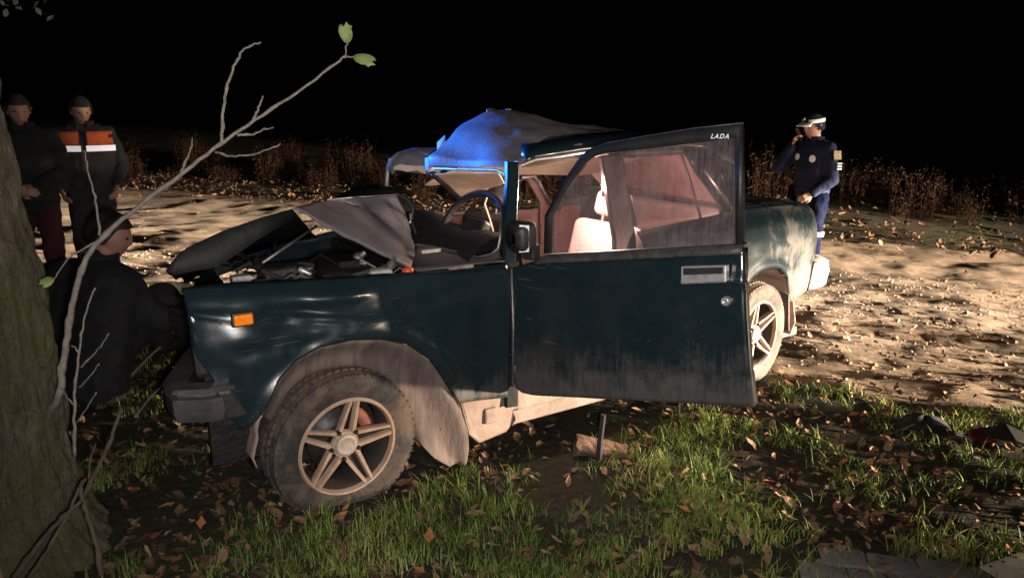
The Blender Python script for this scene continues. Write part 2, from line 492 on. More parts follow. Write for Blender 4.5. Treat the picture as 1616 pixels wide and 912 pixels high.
def surf_z(x, y):
    u, v = road_uv(x, y)
    z = ground_z(x, y)
    if 0.5 < v < ROADW - .3: z -= 0.03
    if -0.8 < v < ROADW + .8: z = max(z, road_z(x, y, u, v))
    return z

# ------------------------------------------------------------------ the wrecked car
# car frame: x runs backwards from the front axle, y to the far side, z up
CAR = empty("wrecked_car", (-1.044, 3.276, 0.0), radians(33.472))
tag(CAR, "wrecked dark teal saloon car with crushed roof and buckled bonnet", "car")
def V(x, z): return Vector((x, z))
yprof = pl((0.05, -.66), (0.2, -.735), (0.33, -.775), (0.5, -.795), (0.74, -.805), (0.80, -.795), (0.88, -.765), (0.93, -.72), (1.3, -.585))
def bend(x): return 0.2*max(0.0, x - 2.0)
def gauss(x, z, cx, cz, sx, sz): return math.exp(-((x - cx)/sx)**2 - ((z - cz)/sz)**2)

def side_panel(name, x0, x1, zl, zt, mat, yf, nx=60, nz=22, parent=CAR, thick=0.004):
    mb = MB(); P = []
    for i in range(nx + 1):
        x = lerp(x0, x1, i/nx)
        a, b = zl(x), zt(x)
        P.append([(x, yf(x, z), z) for z in [lerp(a, b, j/nz) for j in range(nz + 1)]])
    mb.grid(P)
    o = mb.build(name, mat, parent)
    return mod_solid(o, thick, -1.0)

# near front wing
wing_top = pl((-.50, .915), (-.38, .924), (-.2, .911), (0, .90), (.2, .891), (.43, .878), (.715, .872))
wing_low = pl((-.50, .76), (-.488, .70), (-.445, .613), (-.40, .47), (-.381, .425), (-.345, .432), (-.318, .462), (-.281, .516), (-.248, .579),
              (-.184, .642), (-.093, .679), (.022, .688), (.145, .669), (.262, .624), (.357, .533), (.419, .426), (.465, .345), (.48, .33), (.715, .305))
def wing_y(x, z):
    y = yprof(z)
    if x < -.3: y += 0.10*((-.3 - x)/.2)**2*0.5
    y += 0.030*gauss(x, z, -.17, .80, .10, .05) - 0.026*gauss(x, z, -.03, .845, .17, .03) + .006*gauss(x, z, .15, .80, .05, .09) - .012*gauss(x, z, -.15, .775, .05, .03)
    y -= 0.012*gauss(x, z, .10, .73, .28, .03)
    y += 0.020*gauss(x, z, .33, .74, .09, .12) + 0.016*gauss(x, z, .58, .62, .06, .2)
    if x < .2: y -= .010*math.exp(-((z - .835 + .16*(x + .45))/.011)**2)*sstep(.2, -.1, x)
    y += .012*gauss(x, z, -.33, .70, .07, .03) - .010*gauss(x, z, -.22, .665, .05, .04) + .014*gauss(x, z, -.40, .60, .04, .06) + .012*gauss(x, z, .50, .80, .10, .025)
    # rolled lip of the wheel arch
    d = math.hypot(x - .06, z - .30)
    if z > .33: y -= 0.016*math.exp(-((d - .40)/.03)**2)
    y += 0.007*fbm(x*5, z*5, 2.0, 3)
    return y
side_panel("front_wing", -.50, .715, wing_low, wing_top, M['paint'], wing_y, 110, 30)
mb = MB()  # turned-in top flange of the wing
mb.grid([[(x, wing_y(x, wing_top(x)) + o, wing_top(x) + .001 - (0 if o < .05 else .02)) for x in np.linspace(-.49, .715, 40)] for o in (0.0, .02, .06, .065)])
mb.build("wing_flange", M['paint'], CAR)
# orange side repeater
lamp = empty("side_repeater", (0, 0, 0), 0, CAR)
mb = MB()
def lampf(x, y, z): return (x, y + wing_y(-.344, .815) + .80 , z)
mb.box((-.374, -.815, .797), (-.312, -.79, .834), lampf)
o = mb.build("lens", M['orange_lens'], lamp, False); mod_bevel(o, .006, 3)
mb = MB(); mb.box((-.380, -.806, .791), (-.306, -.785, .840), lampf)
o = mb.build("bezel", M['black'], lamp, False); mod_bevel(o, .006, 2)

# wheel arch liner and mud flap
def arch_liner(name, cx, cz, r, a0, a1, y0, y1, mat, by=0.0, squash=1.0):
    mb = MB(); P = []
    for i in range(37):
        a = radians(lerp(a0, a1, i/36))
        rr = r*(1 + .02*sin(i*1.7))
        row = []
        for j in range(9):
            t = j/8
            row.append((cx + rr*cos(a), lerp(y0, y1, t) + by + .008*sin(i*.9 + j), cz + rr*squash*sin(a) - .05*t*t + .006*fbm(i*.6, j*.9, 2)))
        P.append(row)
    mb.grid(P)
    # inner wall
    c = []
    for i in range(37):
        a = radians(lerp(a0, a1, i/36))
        c.append((cx + r*cos(a), y1 + by, cz + r*squash*sin(a) - .05))
    mb.add(c + [(cx, y1 + by, cz - .1)], [(i + 1, i, 37) for i in range(36)])
    o = mb.build(name, mat, CAR)
    mod_solid(o, .004, 0)
    return o
arch_liner("inner_arch", .055, .29, .38, 186, -12, -.74, -.42, M['mud'])
lo_ = [(-0.3099, -0.79, 0.4658), (-0.2782, -0.79, 0.5123), (-0.2452, -0.79, 0.5751), (-0.181, -0.79, 0.6391), (-0.09018, -0.79, 0.6738), (0.0259, -0.79, 0.6796), (0.1488, -0.79, 0.661), (0.2667, -0.79, 0.6156), (0.3618, -0.79, 0.5263), (0.4241, -0.79, 0.4189), (0.4858, -0.79, 0.2996), (0.5258, -0.78, 0.1974), (0.5334, -0.77, 0.1121), (0.5228, -0.76, 0.03605)]
li_ = [(-0.2574, -0.72, 0.3973), (-0.2222, -0.72, 0.445), (-0.1816, -0.72, 0.5016), (-0.1277, -0.72, 0.5438), (-0.06027, -0.72, 0.5597), (0.01741, -0.72, 0.5544), (0.1018, -0.72, 0.5329), (0.1825, -0.72, 0.4758), (0.249, -0.72, 0.3883), (0.2849, -0.72, 0.3106), (0.3102, -0.72, 0.2282), (0.3365, -0.72, 0.1578), (0.3817, -0.73, 0.09645), (0.4497, -0.75, 0.04342)]
mb = MB(); n_l = len(lo_)
fine_o = []; fine_i = []
for k in range(n_l - 1):
    for q in range(4):
        fine_o.append(Vector(lo_[k]).lerp(Vector(lo_[k+1]), q/4)); fine_i.append(Vector(li_[k]).lerp(Vector(li_[k+1]), q/4))
fine_o.append(Vector(lo_[-1])); fine_i.append(Vector(li_[-1]))
P = []
for k, (a, b) in enumerate(zip(fine_o, fine_i)):
    row = []
    for q in range(7):
        t = q/6
        p = a.lerp(b, t); p.y += .018*sin(t*pi) + .004*fbm(k*.35, t*3, 2, 2) + .010*sstep(.35, .5, t)*sstep(.75, .6, t)
        row.append(tuple(p))
    last = b + (b - a)*.25; last.y = -.60
    if k < len(fine_o) - 10: row.append(tuple(last))
    else: row.append(row[-1])
    P.append(row)
mb.grid(P)
o = mb.build("wheel_arch_liner", M['flap'], CAR)
m_ = o.modifiers.new("smooth", 'SMOOTH'); m_.iterations = 2
mod_solid(o, .005, 0)
# wheels
M['barrel'] = simple('dark_rim_barrel', (.05, .037, .028), (.014, .012, .011), 9, .8, 0, .4, 40)  # barrel darker than the rim's outer lip
M['disc'] = simple('dark_brake_steel', (.06, .055, .052), (.02, .018, .017), 30, .5, .6)
def make_wheel(name, c, steer, camber, spin, steer_disc=True):
    root = empty(name, c, 0, CAR)
    root.rotation_euler = (radians(camber), 0, radians(steer))
    # axis of the wheel is local y, outside is -y
    mb = MB()
    prof = [(-.070, .190), (-.084, .196), (-.092, .212), (-.099, .240), (-.097, .260), (-.088, .275), (-.070, .284), (-.035, .288), (.035, .288), (.070, .284), (.092, .268), (.096, .24), (.085, .195), (.07, .19)]
    mb.lathe(prof, (0,0,0), (0,1,0), 72)
    for k in range(60):   # tread blocks
        a = 2*pi*k/60
        for q, (ya, yb) in enumerate(((-.085, -.045), (-.038, -.003), (.003, .038), (.045, .085))):
            a2 = a + (q % 2)*pi/60
            def f(x, y, z, a2=a2): return (cos(a2)*z - sin(a2)*x, y, sin(a2)*z + cos(a2)*x)
            rr = .275 if q in (0, 3) else .286
            mb.box((-.0105, ya, rr - .012), (.0105, yb, rr + .009), f)
    t = mb.build("tyre", M['tyre'], root); autosmooth(t, 35)
    mb = MB()
    mb.lathe([(-.082, .197), (-.086, .195), (-.092, .190), (-.090, .184), (-.080, .180), (-.070, .178)], (0,0,0), (0,1,0), 64)
    for k in range(5):     # twin-rib spokes
        a = radians(spin) + 2*pi*k/5
        ca, sa = cos(a), sin(a)
        def f(x, y, z): return (ca*z - sa*x, y, sa*z + ca*x)
        for sgn in (-1, 1):
            pts = [(.017, .037, .045), (.014, .032, .09), (.010, .026, .14), (.006, .021, .183)]
            P = []
            for (xi, xo, r) in pts:
                yy = lerp(-.052, -.082, (r - .04)/.143)
                yb = yy + .028
                P.append([f(sgn*xi, yy + .002, r), f(sgn*(xi + .004), yy - .004, r), f(sgn*(xo - .002), yy - .004, r), f(sgn*xo, yy + .004, r), f(sgn*(xo - .003), yb, r), f(sgn*xi, yb, r)])
            mb.grid(P, 0, True)
    mb.lathe([(-.046, .056), (-.060, .052), (-.062, .03), (-.062, .001)], (0,0,0), (0,1,0), 32)
    r = mb.build("rim", M['rim'], root); autosmooth(r, 40)
    mb = MB(); mb.lathe([(-.071, .1785), (-.05, .172), (.06, .168), (.075, .19)], (0,0,0), (0,1,0), 48); mb.build("rim_barrel", M['barrel'], r)
    for k in range(5):     # web between the twin ribs, coloured black for the groove's shade
        a = radians(spin) + 2*pi*k/5
        ca, sa = cos(a), sin(a)
        def f(x, y, z): return (ca*z - sa*x, y, sa*z + ca*x)
        mb = MB()
        mb.grid([[f(-xi - .003, lerp(-.052, -.082, (r_ - .04)/.143) + .022, r_), f(xi + .003, lerp(-.052, -.082, (r_ - .04)/.143) + .022, r_)] for (xi, r_) in [(.018, .045), (.014, .10), (.010, .15), (.008, .18)]])
        mb.build("spoke_recess", M['soot'], r)
    mb = MB(); mb.lathe([(-.060, .043), (-.070, .042), (-.0735, .038), (-.0745, .030), (-.0725, .028), (-.0735, .001)], (0,0,0), (0,1,0), 32)
    mb.build("hub_cap", M['hubcap'], root)
    for k in range(5):
        a = radians(spin) + 2*pi*(k + .5)/5
        mb = MB(); mb.capsule((cos(a)*.058, -.048, sin(a)*.058), (cos(a)*.058, -.066, sin(a)*.058), .0085, .0085, 8)
        mb.build("wheel_bolt", M['soot'], root)
    if steer_disc:
        mb = MB(); mb.lathe([(.005, .001), (.005, .125), (.015, .125), (.015, .001)], (0,0,0), (0,1,0), 40)
        mb.lathe([(.004, .055), (-.02, .052), (-.02, .001)], (0,0,0), (0,1,0), 30)
        mb.build("brake_disc", M['disc'], root)
        mb = MB(); P = []
        for i in range(9):
            a = radians(lerp(15, 75, i/8))
            P.append([(cos(a)*rr, yy, sin(a)*rr) for rr, yy in ((.09, -.025), (.14, -.025), (.145, .03), (.09, .03))])
        mb.grid(P, 0, True)
        mb.build("brake_caliper", simple("rusty_red_caliper", (0.20, 0.045, 0.03), (0.08, 0.03, 0.02), 20, .7), root)
    return root
make_wheel("front_wheel", (.003, -.685, .262), 3, 3, 8+72)
make_wheel("rear_wheel", (2.40, -.625, .272), 10, 0, 30, False)
make_wheel("far_front_wheel", (.05, .66, .25), -4, 0, 0, False)
make_wheel("far_rear_wheel", (2.40, .70, .275), 8, 0, 20, False)

# sill and jacking point
mb = MB()
mb.box((.50, -.70, .13), (2.02, -.60, .215))
mb.box((.50, -.735, .21), (2.02, -.60, .31))
o = mb.build("sill", M['sill'], CAR, False); mod_bevel(o, .008, 2)
mb = MB()
mb.add([(.50,-.745,.33),(.715,-.745,.31),(.80,-.73,.165),(.74,-.73,.118),(.60,-.73,.10),(.545,-.745,.16),
        (.50,-.68,.33),(.715,-.68,.31),(.80,-.68,.165),(.74,-.68,.118),(.60,-.68,.10),(.545,-.68,.16)],
       [(5,4,3,2,1,0),(0,1,7,6),(1,2,8,7),(2,3,9,8),(3,4,10,9),(4,5,11,10),(5,0,6,11),(6,7,8,9,10,11)])
o = mb.build("jacking_bracket", M['sill'], CAR, False); mod_bevel(o, .012, 2)
mb = MB(); mb.box((.62, -.752, .19), (.68, -.72, .26)); o = mb.build("bracket_stiffener", M['sill'], CAR, False); mod_bevel(o, .008, 2)
mb = MB(); mb.box((-.3, -.60, .17), (2.9, .62, .22)); mb.build("floor_pan", M['soot'], CAR, False)

# front bumper, torn and hanging
bump_root = empty("front_bumper", (0, 0, 0), 0, CAR)
mb = MB()
path = [(-.40, -.80, .55), (-.48, -.81, .555), (-.555, -.79, .562), (-.56, -.72, .565), (-.45, -.42, .55), (-.30, -.05, .52), (-.25, .3, .50), (-.31, .65, .48)]
sec = [(-.045, -.055), (.028, -.055), (.040, -.02), (.040, .026), (.018, .030), (.018, .042), (.040, .046), (.030, .058), (-.045, .058)]
P = []
for i, p in enumerate(path):
    a = Vector(path[max(i - 1, 0)]); b = Vector(path[min(i + 1, len(path) - 1)])
    t = (b - a); t.z = 0; t.normalize()
    nrm = Vector((t.y, -t.x, 0))   # outwards
    if nrm.dot(Vector((p[0] - .6, p[1], 0))) < 0: nrm = -nrm
    P.append([tuple(Vector(p) + nrm*q + Vector((0, 0, r))) for q, r in sec])
mb.grid(P, 0, True)
o = mb.build("bumper_beam", simple("scuffed_bumper", (0.07, 0.064, 0.066), (0.03, 0.028, 0.03), 12, .42, .2, .3, 40), bump_root); autosmooth(o, 30)
mb = MB(); mb.box((-.435, -.845, .492), (-.385, -.77, .60), lambda x, y, z: (x + (.03 if z < .55 and x > -.4 else 0) - (.02 if z > .55 else 0), y, z)); o = mb.build("end_cap", M['black'], bump_root, False); mod_bevel(o, .012, 2)
mb = MB(); mb.ball((-.475, -.842, .568), .012, 8, (1.3, .5, 1)); mb.build("bumper_bolt", M['chrome'], bump_root)

# smashed nose: lamp housing, radiator and slam panel
mb = MB()
mb.box((-.56, -.70, .60), (-.44, -.36, .78), lambda x, y, z: (x + .07 + .22*(y + .7) - .04*(z - .6), y, z - .05*(y + .7)))
o = mb.build("headlamp_housing", M['black'], CAR, False); mod_bevel(o, .02, 2)
mb = MB()
mb.box((-.40, -.30, .33), (-.33, .40, .74), lambda x, y, z: (x + .10 + .12*y + .05*sin(y*7), y, z))
mb.build("radiator", M['soot'], CAR, False)
mb = MB()
mb.box((-.48, -.66, .74), (-.36, .62, .78), lambda x, y, z: (x + .06 + .16*(y + .7) + .03*sin(y*9), y, z - .08*(y + .7)))
mb.build("slam_panel", M['paint_in'], CAR, False)
# engine bay
eng = empty("engine", (0, 0, 0), 0, CAR)
mb = MB(); mb.box((-.10, -.20, .32), (.36, .16, .74)); o = mb.build("engine_block", M['soot'], eng, False); mod_bevel(o, .02, 2)
mb = MB(); mb.box((-.08, -.12, .74), (.34, .02, .83)); o = mb.build("valve_cover", simple("grimy_valve_cover", (.10,.09,.085), (.03,.027,.025), 14, .5, .6, .4), eng, False); mod_bevel(o, .02, 3)
mb = MB(); mb.lathe([(0, .001), (0, .13), (.02, .145), (.07, .145), (.085, .13), (.09, .02), (.09, .001)], (.20, -.36, .79), (.1, -.25, 1), 28); o = mb.build("air_cleaner", M['soot'], eng)
mb = MB(); mb.tube([(.25, -.42, .80), (.30, -.50, .86), (.36, -.5, .88), (.42, -.44, .84)], .018, 8); mb.build("hose", M['rubber'], eng)
mb = MB(); mb.tube([(.02, -.30, .70), (.08, -.50, .83), (.2, -.56, .87), (.32, -.52, .83)], .011, 8); mb.build("hose", M['rubber'], eng)
mb = MB(); mb.tube([(-.2, -.2, .62), (-.16, -.44, .8), (-.02, -.5, .86), (.1, -.44, .8)], .014, 8); mb.build("hose", M['rubber'], eng)
mb = MB(); mb.box((.04, -.57, .74), (.16, -.46, .86)); o = mb.build("fluid_reservoir", simple("grey_cast_part", (.16,.15,.145), (.05,.046,.043), 20, .55, .5, .5), eng, False); mod_bevel(o, .02, 3)
mb = MB(); mb.box((.20, -.60, .80), (.30, -.52, .875)); o = mb.build("washer_bottle", M['white_plastic'], eng, False); mod_bevel(o, .02, 3)
mb = MB(); mb.lathe([(0, .021), (.012, .024), (.025, .022), (.03, .001)], (.343, -.625, .853), (0, 0, 1), 18); mb.build("orange_cap", M['orange_cap'], eng)
for k in range(22):
    a = Vector((random.uniform(-.35, .35), random.uniform(-.6, .3), random.uniform(.66, .85)))
    pts = [a]
    for j in range(4):
        pts.append(pts[-1] + Vector((random.uniform(-.09, .09), random.uniform(-.08, .08), random.uniform(-.05, .05))))
    mb = MB(); mb.tube(pts, random.uniform(.003, .008), 6); mb.build("cable", M['soot'] if k % 4 else M['alu'], eng)
for k in range(10):
    c = Vector((random.uniform(-.38, .3), random.uniform(-.62, .1), random.uniform(.62, .80)))
    mb = MB(); mb.box(tuple(c - Vector((.05, .04, .03))), tuple(c + Vector((.05, .04, .03))), lambda x, y, z, c=c: tuple(c + Matrix.Rotation(c.x*9, 3, 'Z') @ Matrix.Rotation(c.y*7, 3, 'X') @ (Vector((x, y, z)) - c)))
    o = mb.build("crushed_bracket", M['soot'] if k % 3 else M['alu'], eng, False); mod_bevel(o, .01, 2)
mb = MB(); mb.tube([(-0.1991, -0.55, 0.947), (0.07784, -0.35, 1.032)], .0055, 8); mb.build("bonnet_stay", M['alu'], CAR)
for k in range(26):
    c = Vector((random.uniform(-.30, .34), random.uniform(-.60, -.30), random.uniform(.79, .90)))
    mb = MB(); r0 = random.uniform(.008, .03)
    if k % 3 == 0: mb.lathe([(0, r0), (.02, r0*1.1), (.03, r0*.7), (.05, r0*.6), (.05, .001)], tuple(c), (random.uniform(-1, 1), random.uniform(-1, 0), random.uniform(-.3, 1)), 12)
    elif k % 3 == 1: mb.tube([tuple(c), tuple(c + Vector((.06, .03, .02))), tuple(c + Vector((.10, -.03, -.01))), tuple(c + Vector((.17, .0, -.05)))], r0*.4, 7)
    else: mb.box(tuple(c - Vector((r0*1.6, r0, r0*.8))), tuple(c + Vector((r0*1.6, r0, r0*.8))))
    o = mb.build("engine_fitting", [M['alu'], M['soot'], M['chrome'], M['soot'], M['rubber']][k % 5], eng, k % 3 != 2); autosmooth(o, 40)
# bay walls
mb = MB(); mb.box((-.45, -.64, .25), (.5, -.60, .80)); mb.build("inner_wing", M['soot'], CAR, False)
mb = MB(); mb.box((.50, -.66, .25), (.54, .66, .80)); mb.build("bulkhead", M['soot'], CAR, False)
# far front wing, pushed down
far_top = pl((-.5, .60), (-.2, .68), (.2, .76), (.72, .84))
side_panel("far_front_wing", -.16, .72, pl((-.5, .45), (-.35, .42), (-.2, .6), (.05, .66), (.3, .6), (.45, .3), (.72, .26)), far_top, M['paint'], lambda x, z: -yprof(z) + .01, 50, 12)

# bonnet, folded in the middle
mb = MB()
ne = [(-0.5256, -0.6, 0.9729), (-0.4906, -0.6, 1.008), (-0.4539, -0.6, 1.037), (-0.3326, -0.6, 1.082), (-0.2071, -0.6, 1.116), (-0.09044, -0.6, 1.139)]
P = []
for i, p in enumerate(ne):
    t = i/(len(ne) - 1)
    row = []
    for y in (-.6, -.42, -.2, .05, .3, .52):
        s = (y + .6)/1.12
        row.append((p[0] + .24*s + .22*s*t, y, p[2] - .30*s - (.02*sin(s*6) if t < .9 else 0)))
    P.append(row)
mb.grid(P)
# deep turned-down edge along the near side and nose
edge_low = [(-0.5199, -0.6, 0.9505), (-0.5023, -0.6, 0.9483), (-0.4453, -0.6, 0.9546), (-0.362, -0.6, 0.9604), (-0.2193, -0.6, 1.042), (-0.07832, -0.6, 1.112)]
mb.grid([[tuple(p) for p in ne], [(p[0], p[1] + .012, p[2]) for p in edge_low], [(p[0], p[1] + .07, p[2] + .004) for p in edge_low]])
o = mb.build("bonnet_front_half", M['paint_in'], CAR); mod_solid(o, .006, 0); autosmooth(o, 40)
mb = MB()
A = (-0.09044, -0.6, 1.139); A2 = (0.01798, -0.46, 1.135); B = (0.162, -0.28, 1.125); B2 = (0.3774, -0.1, 1.106); T = (0.6305, 0.08, 1.08)
D1 = (0.6302, -5.551e-17, 1.01); D = (0.6029, -0.12, 0.9489); E_ = (0.4633, -0.45, 0.8908); G = (0.3669, -0.6, 0.8659)
K1 = (0.255, -0.2, 1.104); K2 = (0.4088, -0.16, 1.034); K3 = (0.5678, -0.14, 0.9634)
L1_ = (0.01866, -0.6, 1.072); L2_ = (0.1389, -0.6, 1.001); L3_ = (0.2533, -0.6, 0.9348)
mid1 = (0.1648, -0.4, 1.075); mid2 = (0.3172, -0.38, 0.9918); mid3 = (0.4002, -0.42, 0.9387)
vs = [A, A2, B, B2, T, D1, D, E_, G, K1, K2, K3, L1_, L2_, L3_, mid1, mid2, mid3]
n_ = {k: i for i, k in enumerate("A A2 B B2 T D1 D E G K1 K2 K3 L1 L2 L3 m1 m2 m3".split())}
F = lambda s: tuple(n_[k] for k in s.split())
mb.add(vs, [F("A L1 m1 A2"), F("A2 m1 K1 B"), F("L1 L2 m2 m1"), F("m1 m2 K2 K1"), F("L2 L3 m3 m2"), F("m2 m3 K3 K2"), F("L3 G E m3"), F("m3 E D K3"), F("B K1 K2 B2"), F("B2 K2 K3 D1"), F("B2 D1 T"), F("D1 K3 D")])
mb.f = [f[::-1] for f in mb.f]
o = mb.build("bonnet_rear_half", M['dust_lit_paint'], CAR, True)
m = o.modifiers.new("sub", 'SUBSURF'); m.subdivision_type = 'SIMPLE'; m.levels = 3; m.render_levels = 3
sm_ = o.modifiers.new("smooth", 'SMOOTH'); sm_.iterations = 1; sm_.factor = .4
b_dent = o
mod_solid(o, .008, 0)
# far side of the bonnet standing up behind the fold
mb = MB()
fh = [(0.3088, 0.1, 1.076), (0.459, 0.3, 1.087), (0.5765, 0.38, 1.102), (0.6743, 0.42, 1.103), (0.7627, 0.45, 1.079), (0.8177, 0.46, 1.041)]
mb.grid([[tuple(p) for p in fh], [(p[0] + .05, p[1] - .10, p[2] - .05) for p in fh], [(p[0] + .02, p[1] - .25, p[2] - .16) for p in fh]])
o = mb.build("bonnet_far_fold", M['paint_in'], CAR); mod_solid(o, .006, 0)
mb = MB(); mb.tube([(0.162, -0.28, 1.127), (0.3774, -0.1, 1.107), (0.6306, 0.08, 1.082)], .003, 6); mb.build("bonnet_edge", M['chrome'], CAR)
# bent seal and wiper hose hanging at the windscreen base
mb = MB(); mb.tube([(0.6002, 0.2, 1.066), (0.6873, 0.18, 1.072), (0.7207, 0.15, 1.047), (0.7261, 0.1, 1.005), (0.6783, 0.02, 0.9551), (0.6413, -0.1, 0.9189)], .007, 8); mb.build("windscreen_seal", M['rubber'], CAR)
mb = MB(); mb.tube([(0.6873, 0.05, 0.988), (0.6799, 0.03, 0.9599), (0.6583, 6.661e-16, 0.9531)], .006, 8); mb.build("seal_clip", M['chrome'], CAR)

# scuttle and windscreen base
mb = MB()
c0 = [(0.5223, -0.3, 0.8946), (0.5438, -0.32, 0.9069), (0.6317, -0.42, 0.8906), (0.6818, -0.6, 0.8808), (0.7107, -0.66, 0.901), (0.7326, -0.68, 0.926)]
c1 = [(0.398, -0.55, 0.8533), (0.3918, -0.62, 0.8587), (0.4889, -0.68, 0.8709), (0.6098, -0.72, 0.8848), (0.6761, -0.73, 0.8843), (0.7281, -0.74, 0.8829)]
P = [[tuple(lerp(a[k], b[k], t) - (.015*sin(t*pi) if k == 2 else 0) for k in range(3)) for a, b in zip(c0, c1)] for t in (0, .2, .4, .6, .8, 1)]
mb.grid(P)
mod_solid(mb.build("scuttle_panel", M['dust_lit_paint'], CAR), .004, 0)
mb = MB(); mb.tube(c0 + [(0.7421, -0.68, 0.9704), (0.7583, -0.66, 1.033)], .006, 8); mb.build("windscreen_gasket", M['alu'], CAR)
mb = MB(); mb.box((.52, -.5, .80), (.72, .62, .86)); mb.build("scuttle_tray", M['soot'], CAR, False)
mb = MB(); mb.box((-.04, -.02, -.004), (.05, .02, .01), lambda x, y, z: (x + .50, y - .50, z + .91)); mb.build("wiper_bracket", M['alu'], CAR, False)

# pillars
def pillar(name, pts, w, d, mat):
    mb = MB(); P = []
    for p in pts:
        P.append([(p[0] - w, p[1] - d*.6, p[2]), (p[0] + w, p[1] - d, p[2]), (p[0] + w, p[1] + d, p[2]), (p[0] - w*.6, p[1] + d, p[2])])
    mb.grid(P, 0, True)
    o = mb.build(name, mat, CAR); autosmooth(o, 50); mod_bevel(o, .008, 2); return o
pillar("windscreen_pillar", [(0.7467, -0.74, 0.8328), (0.7536, -0.72, 0.8954), (0.7994, -0.66, 1.056), (0.8485, -0.6, 1.194), (0.8683, -0.57, 1.271)], .026, .03, M['paint'])
pillar("door_pillar", [(.745, -.745, .25), (.75, -.74, .6), (.755, -.735, .88)], .03, .03, M['paint_in'])
pillar("centre_pillar", [(1.40, -.70, .22), (1.42, -.70, .6), (1.415, -.68, .9), (1.37, -.62, 1.28)], .06, .035, M['black'])
pillar("far_windscreen_pillar", [(.78, .74, .84), (.79, .66, .95), (0.8115, 0.6, 1.063), (0.8141, 0.58, 1.162), (0.8301, 0.56, 1.224)], .010, .012, M['chrome'])
pillar("far_centre_pillar", [(1.98, .70, .25), (1.96, .70, .9), (1.80, .64, 1.08)], .04, .03, M['trim'])

# roof, crushed into a tent
cols = [
 (-.585, [(.852,1.225),(.87,1.25),(.907,1.26),(.983,1.281),(1.11,1.29),(1.24,1.303),(1.6,1.318),(2.0,1.30),(2.30,1.20)]),
 (-.57, [(.850,1.245),(.865,1.262),(.90,1.278),(.975,1.30),(1.10,1.31),(1.24,1.323),(1.6,1.335),(2.0,1.315),(2.32,1.21)]),
 (-.42, [(.846,1.236),(.858,1.265),(.90,1.296),(.965,1.338),(1.05,1.374),(1.24,1.37),(1.6,1.367),(2.02,1.34),(2.36,1.21)]),
 (-.22, [(.828,1.225),(.835,1.262),(.875,1.297),(.965,1.382),(1.085,1.43),(1.27,1.425),(1.6,1.388),(2.05,1.35),(2.40,1.21)]),
 (0.0, [(.797,1.213),(.80,1.262),(.862,1.305),(.945,1.395),(1.126,1.462),(1.24,1.474),(1.55,1.41),(2.08,1.35),(2.45,1.21)]),
 (.06, [(.812,1.208),(.815,1.256),(.88,1.30),(.965,1.392),(1.15,1.458),(1.27,1.47),(1.58,1.408),(2.09,1.35),(2.45,1.21)]),
 (.20, [(.93,1.155),(.95,1.20),(1.0,1.25),(1.08,1.33),(1.22,1.42),(1.34,1.43),(1.63,1.395),(2.12,1.345),(2.46,1.21)]),
 (.38, [(.98,1.14),(.99,1.18),(1.02,1.215),(1.12,1.26),(1.27,1.33),(1.4,1.35),(1.68,1.35),(2.14,1.335),(2.47,1.21)]),
 (.55, [(.81,1.165),(.83,1.228),(.87,1.255),(.965,1.266),(1.1,1.25),(1.35,1.25),(1.70,1.27),(2.15,1.29),(2.48,1.21)]),
 (.60, [(.81,1.14),(.83,1.20),(.88,1.22),(.97,1.22),(1.1,1.20),(1.35,1.19),(1.70,1.20),(2.15,1.25),(2.48,1.2)]),
]
mb = MB(); mb.grid([[(x, y, z) for x, z in c] for y, c in cols])
M['roofpaint'] = simple("dusty_lit_roof_paint", (0.20, 0.185, 0.20), (0.12, 0.11, 0.12), 7, 0.6, 0.0, 0.25, 60)  # dusty roof colour, raised to stand for grazing torch light
roof = mb.build("roof", M['roofpaint'], CAR)
m = roof.modifiers.new("sub0", 'SUBSURF'); m.subdivision_type = 'SIMPLE'; m.levels = 2; m.render_levels = 2
DENT = bpy.data.textures.new("sheet_dents", 'CLOUDS'); DENT.noise_scale = .16; DENT.noise_depth = 1
def mod_dents(o, st):
    m = o.modifiers.new("dents", 'DISPLACE'); m.texture = DENT; m.strength = st; m.mid_level = .5; m.texture_coords = 'LOCAL'; return o
m = roof.modifiers.new("smooth", 'SMOOTH'); m.iterations = 1; m.factor = .25
mod_dents(roof, .045)
mod_solid(roof, .005, 1)
mod_dents(b_dent, .022); b_dent.modifiers.move(len(b_dent.modifiers) - 1, 2)
mb = MB(); mb.tube([(x, -.592, z - .004) for x, z in cols[0][1][1:8]], .006, 8); mb.build("drip_rail", M['chrome'], roof)
mb = MB(); mb.tube([(0.8026, 6.661e-16, 1.207), (0.8208, -0.18, 1.214), (0.8378, -0.38, 1.225), (0.8421, -0.5, 1.231), (0.8424, -0.56, 1.221), (0.826, -0.6, 1.176)], .0065, 8); mb.build("header_highlight", M['chrome'], roof)  # bright tube drawn for the highlight line along the roof header
# dark roof side above the door
mb = MB(); P = []
for x, z in [(.93,1.268),(.983,1.287),(1.11,1.297),(1.24,1.309),(1.6,1.323),(2.0,1.303),(2.28,1.21)]:
    kk = min(1, (x - .90)/.10)
    P.append([(x, -.590, z - .012), (x, -.592, z + .012), (x + .006, -.592 + .032*kk, z + .012 + .028*kk), (x + .012, -.592 + .10*kk, z + .012 + .040*kk), (x + .01, -.592 + .15*kk, z + .012 + .046*kk)])
mb.grid(P); o = mb.build("roof_side", M['paint'], roof); mod_solid(o, .004, 0)
